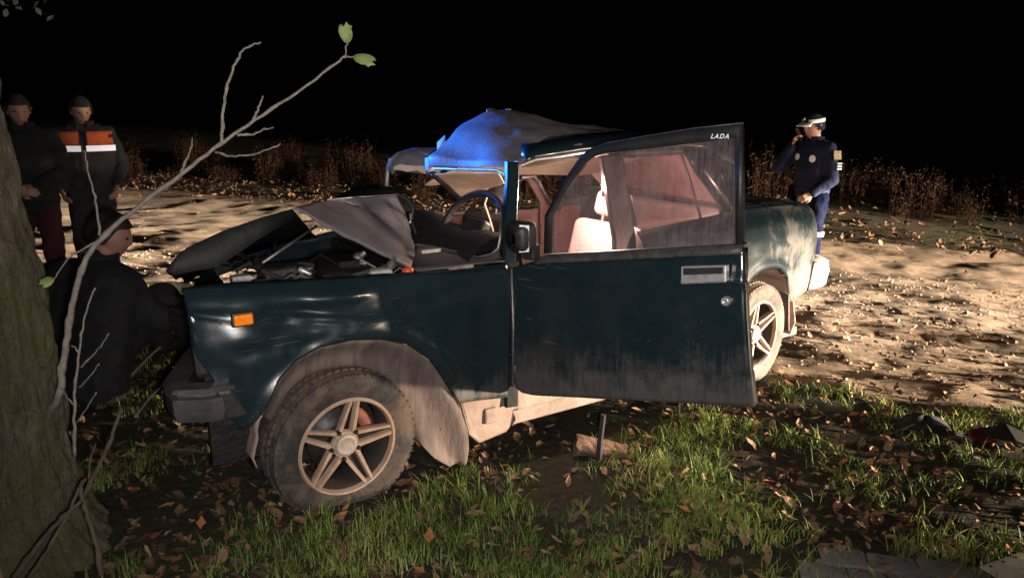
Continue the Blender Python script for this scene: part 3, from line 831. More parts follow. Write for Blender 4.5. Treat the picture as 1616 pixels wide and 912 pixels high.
# shard of torn flange on the peak
mb = MB(); mb.add([(1.10,0.0,1.455),(1.15,.0,1.468),(1.155,.01,1.488),(1.146,.012,1.484),(1.128,.01,1.492),(1.108,.01,1.486)], [(0,1,2,3,4,5)]); mod_solid(mb.build("torn_flange", M['alu'], roof), .004, 0)
mb = MB(); mb.ball((1.225, -.01, 1.484), .010, 8, (1.6, 1, .7)); mb.build("roof_gutter_clip", M['alu'], roof)
mb = MB(); mb.add([(0.8343, 0.16, 1.246), (0.8462, 0.1, 1.261), (0.8269, 0.06, 1.196), (0.8192, 0.1, 1.181), (0.8224, 0.14, 1.191), (0.9257, 0.2, 1.317), (0.9815, 0.22, 1.353), (0.9332, 0.12, 1.307), (0.8927, 0.14, 1.276)], [(0,1,2,3,4),(5,8,7,6)])
mod_solid(mb.build("torn_lining", M['liner'], roof), .005, 0)
mb = MB()
mb.grid([[(0.8088, 0.56, 1.163), (0.8302, 0.56, 1.227), (0.8683, 0.55, 1.257), (0.9458, 0.52, 1.27), (1.002, 0.42, 1.249)], [(0.8142, 0.54, 1.151), (0.8381, 0.54, 1.184), (0.8794, 0.53, 1.2), (0.9449, 0.5, 1.192), (0.9747, 0.4, 1.187)], [(0.8067, 0.5, 1.144), (0.8302, 0.5, 1.17), (0.8847, 0.48, 1.172), (0.9356, 0.46, 1.164), (0.9559, 0.38, 1.159)]])
mod_solid(mb.build("far_roof_corner", simple('lightened_grey_roof_skin', (.30, .28, .28), (.05, .06, .065), 12, .5, 0, .3, 30), roof), .006, 0)  # corner colour lightened in place of weak torch light
mb = MB(); mb.grid([[(0.7882, 0.44, 1.189), (0.8292, 0.44, 1.201), (0.8613, 0.43, 1.193), (0.8989, 0.4, 1.19), (0.925, 0.34, 1.193)], [(0.7783, 0.42, 1.174), (0.8186, 0.42, 1.172), (0.8505, 0.41, 1.161), (0.892, 0.38, 1.168), (0.9172, 0.32, 1.151)]]); mb.build("far_lining_edge", M['liner'], roof)

# headliner
mb = MB(); P = []
for x in (.93, 1.05, 1.2, 1.4, 1.6, 1.8, 2.0, 2.2):
    zn = pl((.9, 1.235), (1.2, 1.265), (1.6, 1.29), (2.2, 1.25))(x)
    P.append([(x + .10*t, lerp(-.56, .60, t), lerp(zn, 1.075 + .02*sin(x*5), t**1.3) + .05*sin(t*pi) + .012*fbm(x*3, t*4, 1)) for t in [k/10 for k in range(11)]])
mb.grid(P); mod_sub(mb.build("headliner", M['liner'], CAR), 1)
mb = MB()
h = [(0.8264, 0.06, 1.177), (0.8542, -0.12, 1.192), (0.8619, -0.34, 1.208), (0.8678, -0.48, 1.217), (1.014, -0.3, 1.147), (1.147, 0.05, 1.088), (1.164, 0.22, 1.038), (1.115, 0.3, 1.017), (0.9796, 0.2, 1.098), (1.047, 0.06, 1.116)]
mb.add(h, [(0,8,9,1),(1,9,5,2),(2,5,4,3),(8,7,6,9),(9,6,5)])
o = mb.build("hanging_headliner", M['liner'], CAR)
m = o.modifiers.new("sub0", 'SUBSURF'); m.subdivision_type = 'SIMPLE'; m.levels = 3; m.render_levels = 3
m = o.modifiers.new("smooth", 'SMOOTH'); m.iterations = 3
mod_solid(o, .004, 0)
mb = MB(); mb.tube([(0.8332, 0.08, 1.169), (0.9647, 0.2, 1.102), (1.122, 0.32, 1.011)], .012, 8); mb.build("bent_roof_rail", M['black'], CAR)
mb = MB(); mb.tube([(1.719, 0.6, 1.07), (1.809, 0.6, 1.073), (1.849, 0.6, 1.036), (1.889, 0.6, 0.9737), (1.939, 0.6, 0.9101), (2.02, .6, .86)], .012, 8); mb.build("far_window_frame", M['alu'], CAR)
mb = MB(); mb.tube([(1.413, 0.5, 1), (1.57, 0.55, 1.032), (1.719, 0.6, 1.058)], .008, 8); mb.build("far_door_frame", M['trim'], CAR)
# far side doors
side_panel("far_front_door", .78, 1.94, pl((.7, .26), (2, .26)), pl((.7, .84), (2, .86)), [M['paint']], lambda x, z: -yprof(z), 30, 12)
side_panel("far_rear_door", 1.96, 2.5, pl((1.9, .28), (2.1, .28), (2.2, .5), (2.5, .64)), pl((1.9, .88), (2.5, .92)), [M['paint']], lambda x, z: -yprof(z) + bend(x), 24, 12)
mb = MB(); P = [[(x, -yprof(z) - .05, z) for z in (.3, .45, .6, .75, .85)] for x in (.8, 1.2, 1.6, 2.0, 2.3)]
mb.grid(P); mb.build("far_door_card", M['trim'], CAR)

# dashboard, steering wheel
mb = MB(); P = []
for y in (-.62, -.5, -.3, -.1, .1, .3, .5, .64):
    hgt = .02*sin(y*9) + (.035 if -.2 < y < .2 else 0)
    P.append([(.60, y, .84), (.66, y, .90 + hgt), (.75, y, .955 + hgt*1.3), (.84, y, .955 + hgt), (.90, y, .90 + hgt), (.90, y, .75), (.80, y, .58)])
mb.grid(P); o = mb.build("dashboard", M['black'], CAR); mod_sub(o, 1)
sw = empty("steering_wheel", (.815, -.33, .945), 0, CAR)
sw.rotation_euler = (radians(6), radians(-62), radians(10))
mb = MB()
R_ = .185
P = []
for i in range(48):
    a = 2*pi*i/48
    P.append([((R_ + .016*cos(b))*cos(a), (R_ + .016*cos(b))*sin(a), .016*sin(b)) for b in [2*pi*j/10 for j in range(10)]])
P.append(P[0]); mb.grid(P, 0, True); mb.build("wheel_rim", M['black'], sw)
mb = MB(); mb.box((-.06, -.07, -.04), (.06, .07, .015)); o = mb.build("hub", M['black'], sw, False); mod_bevel(o, .015, 2)
for sgn in (-1, 1):
    mb = MB(); mb.box((-.02, sgn*.06 if sgn > 0 else -.175, -.02), (.02, .175 if sgn > 0 else -.06, .0)); o = mb.build("spoke", M['black'], sw, False); mod_bevel(o, .006, 2)
mb = MB(); mb.tube([(.815, -.33, .93), (.64, -.33, .80)], .03, 10); mb.build("steering_column", M['black'], CAR)

# seats
def seat(name, x, y, ang, mat, zc=.42):
    r = empty(name, (x, y, zc), 0, CAR)
    mb = MB(); mb.box((-.25, -.24, -.10), (.26, .24, .06)); o = mb.build("cushion", mat, r, False); mod_bevel(o, .06, 4)
    mb = MB()
    ca, sa = cos(radians(ang)), sin(radians(ang))
    def f(px, py, pz): return (.20 + px*ca + pz*sa, py*(1 - .12*max(0, pz - .3)), .02 + pz*ca - px*sa)
    mb.box((-.05, -.235, 0), (.07, .235, .50), f); o = mb.build("backrest", mat, r, False); mod_bevel(o, .045, 4)
    mb = MB(); mb.box((-.03, -.12, .53), (.05, .12, .66), f); o = mb.build("headrest", mat, r, False); mod_bevel(o, .035, 4)
    for sgn in (-1, 1):
        mb = MB(); mb.tube([f(.01, sgn*.06, .48), f(.01, sgn*.06, .56)], .006, 8); mb.build("headrest_rod", M['chrome'], r)
    return r
seat("driver_seat", 1.28, -.36, 14, M['lit_seat'])
seat("passenger_seat", 1.05, .34, 8, M['seat_dark'], .40)
mb = MB(); mb.tube([(1.222, 0.12, 1.047), (1.178, 0.12, 1.043), (1.158, 0.12, 0.9979), (1.177, 0.1, 0.9179), (1.207, 0.08, 0.7815)], .005, 8); mb.build("seat_piping", M['liner'], CAR)
rs = empty("rear_seat", (2.1, 0, .45), 0, CAR)
mb = MB(); mb.box((-.3, -.58, -.12), (.22, .60, .06)); o = mb.build("cushion", M['trim'], rs, False); mod_bevel(o, .06, 3)
mb = MB(); mb.box((.16, -.58, 0), (.30, .60, .50), lambda x, y, z: (x + .22*z, y, z)); o = mb.build("backrest", M['lit_seat'], rs, False); mod_bevel(o, .05, 3)
mb = MB(); mb.box((2.42, -.55, .93), (2.75, .62, .945)); mb.build("parcel_shelf", M['lit_seat'], CAR, False)

dl = empty("dome_lamp", (1.40, -.585, 1.14), 0, CAR)
mb = MB(); mb.box((-.03, -.012, -.05), (.03, .012, .05)); o = mb.build("lamp_base", M['black'], dl, False); mod_bevel(o, .006, 2)
m_, nt_, b_ = nodemat("lit_lamp_lens"); b_.inputs["Emission Color"].default_value = (1, .82, .66, 1); b_.inputs["Emission Strength"].default_value = 6
mb = MB(); mb.box((-.022, .012, -.04), (.022, .020, .04)); o = mb.build("lamp_lens", m_, dl, False); mod_bevel(o, .004, 2)
dlight = bpy.data.lights.new("dome_light", 'POINT'); dlight.energy = 34; dlight.color = (1, .80, .66); dlight.shadow_soft_size = .03
dlo = bpy.data.objects.new("dome_light", dlight); COL.objects.link(dlo); dlo.location = (1.40 - .02, -.53, 1.14); dlo.parent = CAR
# ------------------------------------------------------------------ rear body
def rear_y(x, z):
    y = yprof(z) + bend(x)
    if x > 2.95: y += .10*((x - 2.95)/.22)**2
    d = math.hypot(x - 2.42, z - .27)
    if z > .3: y -= 0.016*math.exp(-((d - .40)/.028)**2)
    return y + .005*fbm(x*4, z*4, 7, 2)
rear_top = pl((2.0, .985), (2.175, .985), (2.57, .966), (3.0, .94), (3.08, .90), (3.14, .76))
rear_low = pl((2.0, .28), (2.04, .33), (2.075, .45), (2.15, .56), (2.26, .63), (2.41, .655), (2.55, .635), (2.66, .565), (2.73, .45), (2.755, .40), (3.0, .433), (3.05, .52), (3.14, .66))
side_panel("rear_wing", 2.08, 3.14, rear_low, rear_top, M['paint'], rear_y, 80, 24)
arch_liner("rear_arch_liner", 2.42, .28, .375, 190, -12, -.735, -.35, M['mud'], bend(2.42))
mb = MB(); mb.grid([[(2.70 + .03*t + .01*sin(s*6), lerp(-.69, -.46, s) + .02, lerp(.46, .235, t)) for s in (0, .25, .5, .75, 1)] for t in (0, .25, .5, .75, 1)])
mod_solid(mb.build("rear_mud_flap", M['flap'], CAR), .008, 0)
mb = MB(); mb.tube([(2.42 + .392*cos(a), -.80 + bend(2.42 + .392*cos(a)), .27 + .388*sin(a)) for a in [radians(k) for k in range(20, 165, 6)]], .007, 6); mb.build("arch_lip", M['flap'], CAR)
# boot lid and tail
mb = MB(); mb.grid([[(x, y + bend(x), rear_top(x) + .012*(1 - (y/.8)**2) - (.015 if abs(y) > .66 else 0)) for y in np.linspace(-.72, .72, 13)] for x in np.linspace(2.5, 3.08, 10)])
mod_solid(mb.build("boot_lid", M['paint'], CAR), .005, -1)
mb = MB(); mb.grid([[(3.14 - .06*abs(y) + .03*sin(z*3), y*.94 + bend(3.1), z) for y in np.linspace(-.66, .70, 9)] for z in (.45, .6, .75, .88, .93)])
mod_solid(mb.build("tail_panel", M['paint'], CAR), .005, 0)
side_panel("far_rear_wing", 2.5, 3.12, pl((2.5, .64), (2.6, .6), (2.75, .4), (3.12, .45)), pl((2.5, .96), (3.0, .93), (3.12, .8)), M['paint'], lambda x, z: -yprof(z) + bend(x), 30, 10)
for sgn in (-1, 1):
    mb = MB(); mb.box((3.085, .36*sgn - .14 + bend(3.1) + .04*sgn, .62), (3.15, .36*sgn + .14 + bend(3.1) + .04*sgn, .80)); o = mb.build("tail_lamp", M['red_lens'], CAR, False); mod_bevel(o, .01, 2)
rb = empty("rear_bumper", (0, 0, 0), 0, CAR)
mb = MB(); P = []
for (x, y) in [(3.0, -.60), (3.10, -.60), (3.20, -.565), (3.25, -.50), (3.27, 0), (3.27, .5), (3.22, .85), (3.05, .95)]:
    P.append([(x, y, .435), (x, y, .455), (x + (.012 if y > -.5 else .004), y - .012, .52), (x, y, .585), (x - .02, y + .02, .60), (x - .05, y + .05, .60), (x - .05, y + .05, .435)])
mb.grid(P, 0, True)
o = mb.build("bumper_beam", simple("dusty_bright_bumper", (.50, .43, .36), (.33, .27, .22), 10, .5, .2, .2), rb); autosmooth(o, 40)
mb = MB(); mb.box((2.965, -.61, .43), (3.005, -.54, .60), lambda x, y, z: (x + .2*(z - .43), y, z)); o = mb.build("end_cap", M['black'], rb, False); mod_bevel(o, .008, 2)

# near rear door with its two panes
rd = side_panel("rear_door", 1.47, 2.09, pl((1.47, .30), (2.0, .29), (2.04, .36), (2.09, .47)), pl((1.47, .935), (2.09, .975)), M['paint'], lambda x, z: yprof(z) + bend(x), 40, 14)
def frame_strip(name, outer, inner, fn, mat, parent, th):
    mb = MB(); mb.grid([[fn(p) for p in outer], [fn(p) for p in inner]])
    o = mb.build(name, mat, parent); mod_solid(o, th, 0); autosmooth(o, 40); return o
fr = lambda p: p
frame_strip("window_frame", [(1.417, -0.69, 0.9472), (1.394, -0.65, 1.126), (1.384, -0.61, 1.297), (1.54, -0.6, 1.309), (1.927, -0.6, 1.307), (2.129, -0.66, 1.025), (2.125, -0.69, 0.9572)],
            [(1.491, -0.69, 0.9556), (1.464, -0.65, 1.122), (1.446, -0.61, 1.266), (1.55, -0.6, 1.264), (1.885, -0.6, 1.268), (2.078, -0.66, 1.016), (2.068, -0.69, 0.9681)], fr, M['black'], rd, .02)
mb = MB(); mb.tube([(1.854, -0.6, 1.272), (1.895, -0.64, 1.121), (1.922, -0.69, 0.9571)], .008, 6); mb.build("quarter_bar", M['black'], rd)
mb = MB(); mb.add([(1.475, -0.69, 0.954), (1.925, -0.69, 0.9695), (1.848, -0.61, 1.276), (1.438, -0.61, 1.272)], [(0,1,2,3)]); mb.build("window_pane", M['glass2'], rd, False)
mb = MB(); mb.add([(1.93, -0.69, 0.9691), (2.077, -0.69, 0.9739), (1.883, -0.61, 1.275), (1.853, -0.61, 1.273)], [(0,1,2,3)]); mb.build("quarter_pane", M['glass2'], rd, False)
mb = MB(); mb.box((1.55, -.86, .775), (1.70, -.80, .81)); o = mb.build("door_handle", M['chrome'], rd, False); mod_bevel(o, .01, 2)
# rear screen and rear quarter
mb = MB(); mb.grid([[(2.09, -.70, .975), (2.13, -.69, .975), (2.19, -.66, .97)], [(1.93, -.62, 1.18), (2.02, -.62, 1.17), (2.12, -.61, 1.14)], [(1.86, -.60, 1.29), (2.0, -.60, 1.295), (2.12, -.595, 1.255)]])
mod_solid(mb.build("rear_pillar", M['paint'], CAR), .02, 1)
mb = MB(); mb.grid([[(2.24 + .25*(y + .6), y, .965), (2.16 + .22*(y + .6), y*.94, 1.24)] for y in (-.60, -.3, 0, .3, .64)]); mb.build("rear_screen", M['frosted'], CAR)
mb = MB(); mb.grid([[(x, y + bend(x), rear_top(x) + .006*(1 - (y/.8)**2)) for y in np.linspace(-.70, .70, 9)] for x in (2.14, 2.3, 2.49)]); mod_solid(mb.build("rear_deck", M['paint'], CAR), .005, -1)
mb = MB(); mb.grid([[(2.45, .68, .96), (2.65, .70, .95)], [(2.2, .64, 1.16), (2.48, .62, 1.18)]]); mb.build("far_rear_pillar", M['liner'], CAR)

# ------------------------------------------------------------------ the open front door
HX, HY = .72, -.79
DA = radians(-38 - 33.472)
ddx, ddy = cos(DA), sin(DA)
nx_, ny_ = ddy, -ddx        # outwards
if nx_ > 0: nx_, ny_ = -nx_, -ny_
def DP(s, z, off=0.0): return (HX + ddx*s + nx_*off, HY + ddy*s + ny_*off, z)
d_low = pl((0.0, .40), (.012, .352), (.05, .335), (.11, .338), (1.031, .520))
d_top = pl((-.0, .862), (.10, .90), (.17, .925), (.96, 1.055), (1.03, 1.06))
def d_off(s, z):
    t = (z - d_low(s))/(d_top(s) - d_low(s))
    o = .028*sin(pi*min(1, max(0, t))*.85 + .25) - .02
    o += .009*math.exp(-((t - .80)/.03)**2) - .006*math.exp(-((t - .18)/.02)**2)
    o -= .006*gauss(s, z, .55, .72, .2, .09)
    return o + .004*fbm(s*4, z*4, 4, 3)
mb = MB(); P = []
for i in range(61):
    s = lerp(0, 1, i/60)
    row = []
    for j in range(33):
        t = j/32
        ss = s*lerp(1.031, .957, t)
        z = lerp(d_low(ss), d_top(ss), t)
        row.append(DP(ss, z, d_off(ss, z)))
    P.append(row)
mb.grid(P)
door = mb.build("front_door", M['doorpaint'], CAR); mod_solid(door, .035, 1)
dfr = lambda p: DP(p[0], p[1], -.012 - .03*max(0, p[1] - 1.0))
outer = [(0.1664, 0.943), (0.1677, 1.092), (0.2449, 1.223), (0.3177, 1.319), (0.3537, 1.346), (0.4223, 1.37), (0.5769, 1.398), (0.7499, 1.427), (0.9206, 1.447), (0.9383, 1.26), (0.9546, 1.065)]
inner = [(0.1966, 0.9466), (0.1945, 1.089), (0.2652, 1.205), (0.3359, 1.295), (0.3706, 1.321), (0.4235, 1.335), (0.585, 1.356), (0.7527, 1.38), (0.9012, 1.4), (0.9161, 1.249), (0.9314, 1.062)]
frame_strip("window_frame", outer, inner, dfr, M['black'], door, .024)
mb = MB(); mb.tube([dfr(p) for p in outer[1:9]], .004, 6); mb.build("frame_edge", M['alu'], door)
gl = [dfr(p) for p in inner]
mb = MB(); c = dfr((0.5784, 1.172)); mb.add(gl + [c], [(i, (i + 1) % len(gl), len(gl)) for i in range(len(gl))]); mb.build("window_pane", M['glass'], door, False)
# belt moulding
mb = MB(); P = []
for i in range(20):
    s = lerp(.135, .962, i/19); z = d_top(s)
    P.append([DP(s, z - .022, .012), DP(s, z - .014, .020), DP(s, z + .002, .016), DP(s, z + .012, -.004), DP(s, z + .012, -.03)])
mb.grid(P); o = mb.build("belt_moulding", simple("scuffed_belt_moulding", (.09, .085, .085), (.03, .03, .03), 25, .5, .3, .2), door); mod_solid(o, .003, 0)
# handle
h0 = (0.7602, 0.9733); h1 = (0.9187, 0.9977); h2 = (0.9227, 0.9406); h3 = (0.7637, 0.9116)
mb = MB(); mb.add([DP(*h0, .018), DP(*h1, .018), DP(*h2, .018), DP(*h3, .018)], [(0,3,2,1)]); o = mb.build("handle_plate", M['chrome'], door, False); mod_solid(o, .03, 0); mod_bevel(o, .004, 2)
mb = MB(); q = lambda a, b, t: (lerp(a[0], b[0], t), lerp(a[1], b[1], t))
mb.add([DP(*q(q(h0, h3, .1), q(h1, h2, .1), .06), .0345), DP(*q(q(h0, h3, .1), q(h1, h2, .1), .94), .0345), DP(*q(q(h0, h3, .48), q(h1, h2, .48), .94), .0345), DP(*q(q(h0, h3, .48), q(h1, h2, .48), .06), .0345)], [(0,3,2,1)])
mb.build("handle_recess", M['black'], door, False)
mb = MB(); mb.add([DP(*q(q(h0, h3, .5), q(h1, h2, .5), .04), .035), DP(*q(q(h0, h3, .5), q(h1, h2, .5), .96), .035), DP(*q(q(h0, h3, .9), q(h1, h2, .9), .96), .042), DP(*q(q(h0, h3, .9), q(h1, h2, .9), .04), .042)], [(0,3,2,1)])
o = mb.build("handle_grip", M['chrome'], door, False); mod_solid(o, .008, 0)
lk = (0.9186, 0.8731)
mb = MB(); mb.lathe([(-.01, .016), (.018, .016), (.024, .013), (.024, .006), (.02, .005), (.02, .001)], DP(*lk, .0), (nx_, ny_, 0), 24); mb.build("lock_barrel", M['chrome'], door)
# mirror
mc = (0.1045, 1.009)
mr_ = empty("door_mirror", (0, 0, 0), 0, door)
mb = MB(); P = []
for k, sc in ((-.055, .25), (-.045, .72), (-.02, .95), (.02, 1.0), (.028, .96)):
    row = []
    for j in range(24):
        a = 2*pi*j/24
        ex = (abs(cos(a))**.55)*(1 if cos(a) > 0 else -1)*.052*sc; ez = (abs(sin(a))**.55)*(1 if sin(a) > 0 else -1)*.066*sc
        row.append(DP(mc[0] + ex + .01*k, mc[1] + ez, .06 - k))
    P.append(row)
mb.grid(P, 0, True)
o = len(mb.v); mb.f.append(tuple(range(24))); mb.mi.append(0)
mb.build("mirror_shell", M['black'], mr_)
mb = MB(); mb.add([DP(mc[0] + .018, mc[1] - .052, .10), DP(mc[0] + .046, mc[1] - .05, .075), DP(mc[0] + .046, mc[1] + .052, .075), DP(mc[0] + .018, mc[1] + .054, .10)], [(0,1,2,3)]); mod_solid(mb.build("mirror_trim", M['chrome'], mr_, False), .01, 0)
mb = MB(); mb.box((mc[0] - .01, .0, mc[1] - .09), (mc[0] + .05, .05, mc[1] - .03), lambda s, o, z: DP(s, z, o)); o = mb.build("mirror_foot", M['black'], mr_, False); mod_bevel(o, .008, 2)
# sticker on the window frame
tc = bpy.data.curves.new("lettering", 'FONT'); tc.body = "LADA"; tc.size = .021; tc.shear = .35; tc.space_character = 1.25; tc.extrude = .0003; tc.offset = .0004
tc.materials.append(M['lettering'])
tmp_ = bpy.data.objects.new("lettering_curve", tc); COL.objects.link(tmp_)
bpy.context.view_layer.update()
lm_ = bpy.data.meshes.new_from_object(tmp_.evaluated_get(bpy.context.evaluated_depsgraph_get())); lm_.name = "lettering"
bpy.data.objects.remove(tmp_)
if not lm_.materials: lm_.materials.append(M['lettering'])
to = bpy.data.objects.new("lettering", lm_); COL.objects.link(to); to.parent = door
ex = Vector((ddx, ddy, .02)).normalized(); en = Vector((nx_, ny_, 0)); ez = en.cross(ex)
lp = Vector(dfr((0.8202, 1.398))) + en*.0145
to.matrix_local = Matrix(((ex.x, ez.x, en.x, lp.x), (ex.y, ez.y, en.y, lp.y), (ex.z, ez.z, en.z, lp.z), (0, 0, 0, 1)))
# door card and hinges
mb = MB(); P = []
for i in range(9):
    s = lerp(.06, .95, i/8); P.append([DP(s, lerp(d_low(s) + .05, d_top(s) - .03, t), -.05) for t in (0, .3, .6, 1)])
mb.grid(P); mb.build("door_card", M['trim'], door)
for z in (.45, .74):
    mb = MB(); mb.capsule((.738, -.80, z - .03), (.738, -.80, z + .03), .012, .012, 10); mb.build("hinge", M['alu'], door)
mb = MB(); mb.tube([(.722, -.806, .36), (.722, -.812, .6), (.716, -.806, .86)], .006, 6); mb.build("hinge_edge", M['alu'], door)
# ------------------------------------------------------------------ tree beside the car
TREE = empty("roadside_tree", (-1.80, 2.35, 0.0))
tag(TREE, "thick barked tree trunk with bare shoots, at the car's crushed nose", "tree")
def make_bark():
    m, nt, b = nodemat("furrowed_mossy_bark")
    v = coords(nt, (1, 1, .38)); v0 = coords(nt)
    f = tex_noise(nt, 22, 8, .8, v, .8); g = tex_noise(nt, 3, 4, .6, v0); h = tex_noise(nt, 60, 5, .7, v0)
    c = ramp(nt, f, [(.30, (.036, .028, .019)), (.5, (.145, .120, .085)), (.7, (.28, .245, .185))])
    ms = ramp(nt, h, [(.3, (.07, .067, .022)), (.7, (.20, .185, .06))])
    k = mathn(nt, 'MULTIPLY', mrange(nt, g, .38, .56), mrange(nt, h, .35, .6, .15, .8))
    sep = nt.nodes.new("ShaderNodeSeparateXYZ"); nt.links.new(v0, sep.inputs[0])
    side = mrange(nt, sep.outputs["X"], .0, .2)
    k = mathn(nt, 'MULTIPLY', k, mathn(nt, 'ADD', mathn(nt, 'MULTIPLY', side, .8), .2))
    nt.links.new(mixc(nt, k, c, ms), b.inputs["Base Color"])
    b.inputs["Roughness"].default_value = .92; b.inputs["Specular IOR Level"].default_value = .2
    bump(nt, b, mathn(nt, 'ADD', f, mathn(nt, 'MULTIPLY', h, .4)), 1.0, .05)
    return m
M['bark'] = make_bark()
M['twig'] = simple("grey_twig_bark", (.23, .20, .17), (.12, .10, .085), 40, .8, 0, .4, 90)
M['twig_dark'] = simple("dark_twig_bark", (.085, .06, .042), (.04, .03, .022), 30, .85, 0, .4, 90)
M['rawwood'] = simple("torn_raw_wood", (.33, .20, .11), (.16, .085, .04), 12, .85, 0, .7, 45, vscale=(4, 4, .6))
tr_r = pl((-.1, .47), (0, .385), (.08, .335), (.2, .300), (.4, .282), (.8, .280), (1.3, .274), (2.5, .25), (4, .20), (6.5, .11))
tr_cx = pl((0, 0), (.8, .0), (1.5, -.045), (4, -.2), (6.5, -.25))
mb = MB(); P = []
zs = axis([(-.1, 1.7, .0105), (1.7, 2.2, .03), (2.2, 6.5, .12)])
NT = 250
for z in zs:
    row = []
    for j in range(NT):
        a = 2*pi*j/NT
        ca, sa = cos(a), sin(a)
        fur = noise.fractal(Vector((ca*6.5, sa*6.5, z*2.3)), 1.0, 2.1, 4)
        rid = abs(noise.noise(Vector((ca*9, sa*9, z*2.8)) + Vector((fur, fur, 0))*.4))
        pl_ = noise.voronoi(Vector((ca*7, sa*7, z*4.2)) + Vector((fur, fur, fur))*.25)[0]
        r = tr_r(z) + .014*rid + .012*fur + .024*min(.45, (pl_[1] - pl_[0]))/.45 - .03
        r += .03*max(0, cos(3*a + .6))*max(0, 1 - z/.5)
        row.append((tr_cx(z) + ca*r, sa*r, z))
    P.append(row)
mb.grid(P, 0, True); mb.build("trunk", M['bark'], TREE)
mb = MB(); P = []
for i in range(14):
    t = i/13; z = lerp(-.02, .20, t); row = []
    w = .55*(1 - .5*t)
    for j in range(10):
        a = radians(-62) + (j/9 - .5)*w
        r = tr_r(z) + .015 + .012*fbm(i*.7, j*1.1, 1) - (.03 if j in (0, 9) or i == 13 else 0)
        row.append((tr_cx(z) + cos(a)*r, sin(a)*r, z))
    P.append(row)
mb.grid(P); mb.build("bark_wound", M['rawwood'], TREE)
TO = Vector((-1.80, 2.35, 0))
def tpts(ps): return [tuple(Vector(p) - TO) for p in ps]
def smooth_path(ps, n=4):
    out = []
    for i in range(len(ps) - 1):
        p0 = Vector(ps[max(i-1, 0)]); p1 = Vector(ps[i]); p2 = Vector(ps[i+1]); p3 = Vector(ps[min(i+2, len(ps)-1)])
        for k in range(n):
            t = k/n
            out.append(.5*((2*p1) + (p2 - p0)*t + (2*p0 - 5*p1 + 4*p2 - p3)*t*t + (3*p1 - p0 - 3*p2 + p3)*t**3))
    out.append(Vector(ps[-1])); return out
def shoot(ps, r0, r1, mat, parent=TREE, name="shoot", knob=True):
    q = smooth_path(tpts(ps), 5)
    n = len(q)
    q = [p + Vector((random.uniform(-1, 1), random.uniform(-1, 1), random.uniform(-1, 1)))*.0022 for p in q]
    rr = [lerp(r0, r1, i/(n - 1))*(1.0 + (.35 if knob and i % 7 == 3 else 0)) for i in range(n)]
    mb = MB(); mb.tube(q, rr, 8); return mb.build(name, mat, parent)
main = shoot([(-1.596, 2.42, 0.4654), (-1.459, 2.3, 0.5932), (-1.441, 2.31, 0.6865), (-1.417, 2.32, 0.7894), (-1.386, 2.33, 0.9118), (-1.343, 2.34, 1.022), (-1.285, 2.35, 1.099), (-1.196, 2.37, 1.174), (-1.023, 2.39, 1.3), (-0.9049, 2.4, 1.385), (-0.7962, 2.41, 1.458), (-0.6599, 2.42, 1.543), (-0.5405, 2.43, 1.628), (-0.5101, 2.43, 1.651)], .0125, .0026, M['twig'])
shoot([(-0.9006, 2.4, 1.389), (-0.8814, 2.38, 1.477), (-0.8597, 2.37, 1.552), (-0.8296, 2.36, 1.616), (-0.7964, 2.35, 1.657), (-0.7667, 2.35, 1.676), (-0.742, 2.35, 1.682)], .0052, .0022, M['twig'], main, "twig")
shoot([(-0.8003, 2.41, 1.456), (-0.7847, 2.42, 1.496), (-0.7715, 2.43, 1.53)], .0040, .002, M['twig'], main, "twig")
shoot([(-0.9227, 2.4, 1.362), (-0.86, 2.36, 1.351), (-0.7814, 2.33, 1.36), (-0.723, 2.3, 1.377), (-0.6851, 2.29, 1.39)], .0038, .0018, M['twig'], main, "twig")
shoot([(-0.8495, 2.4, 1.412), (-0.8135, 2.44, 1.415), (-0.7859, 2.47, 1.429), (-0.7605, 2.48, 1.433)], .0042, .0018, M['twig'], main, "twig")
shoot([(-1.033, 2.39, 1.298), (-1.016, 2.41, 1.342), (-1.005, 2.42, 1.374), (-1.002, 2.43, 1.403)], .0040, .0018, M['twig'], main, "twig")
shoot([(-0.5101, 2.43, 1.651), (-0.5071, 2.43, 1.673), (-0.5005, 2.43, 1.688)], .0024, .0018, M['twig'], main, "leaf_stalk")
shoot([(-0.5143, 2.43, 1.645), (-0.4947, 2.42, 1.646), (-0.4793, 2.42, 1.646)], .0022, .0016, M['twig'], main, "leaf_stalk")
shoot([(-1.287, 2.35, 1.107), (-1.292, 2.36, 1.159), (-1.299, 2.37, 1.227), (-1.315, 2.38, 1.295), (-1.324, 2.39, 1.37)], .0040, .002, M['twig'], main, "twig")
shoot([(-1.285, 2.35, 1.095), (-1.31, 2.32, 1.08), (-1.351, 2.3, 1.056), (-1.384, 2.28, 1.017), (-1.4, 2.27, 0.9869)], .0032, .0016, M['twig'], main, "twig")
s2 = shoot([(-1.405, 2.25, 0.4071), (-1.383, 2.24, 0.5423), (-1.354, 2.23, 0.6732), (-1.321, 2.22, 0.7897), (-1.288, 2.21, 0.883), (-1.24, 2.2, 0.9757)], .0055, .0020, M['twig'])
shoot([(-1.327, 2.22, 0.7182), (-1.277, 2.2, 0.7618), (-1.233, 2.18, 0.8025), (-1.2, 2.17, 0.8413)], .0030, .0015, M['twig'], s2, "twig")
shoot([(-1.349, 2.23, 0.6481), (-1.3, 2.2, 0.6884), (-1.248, 2.18, 0.7424)], .0026, .0014, M['twig'], s2, "twig")
shoot([(-1.327, 2.22, 0.7592), (-1.337, 2.22, 0.7836), (-1.348, 2.22, 0.7877)], .0024, .0014, M['twig'], s2, "twig")
shoot([(-1.377, 2.24, 0.5851), (-1.403, 2.25, 0.613), (-1.423, 2.26, 0.6367)], .0024, .0014, M['twig'], s2, "twig")
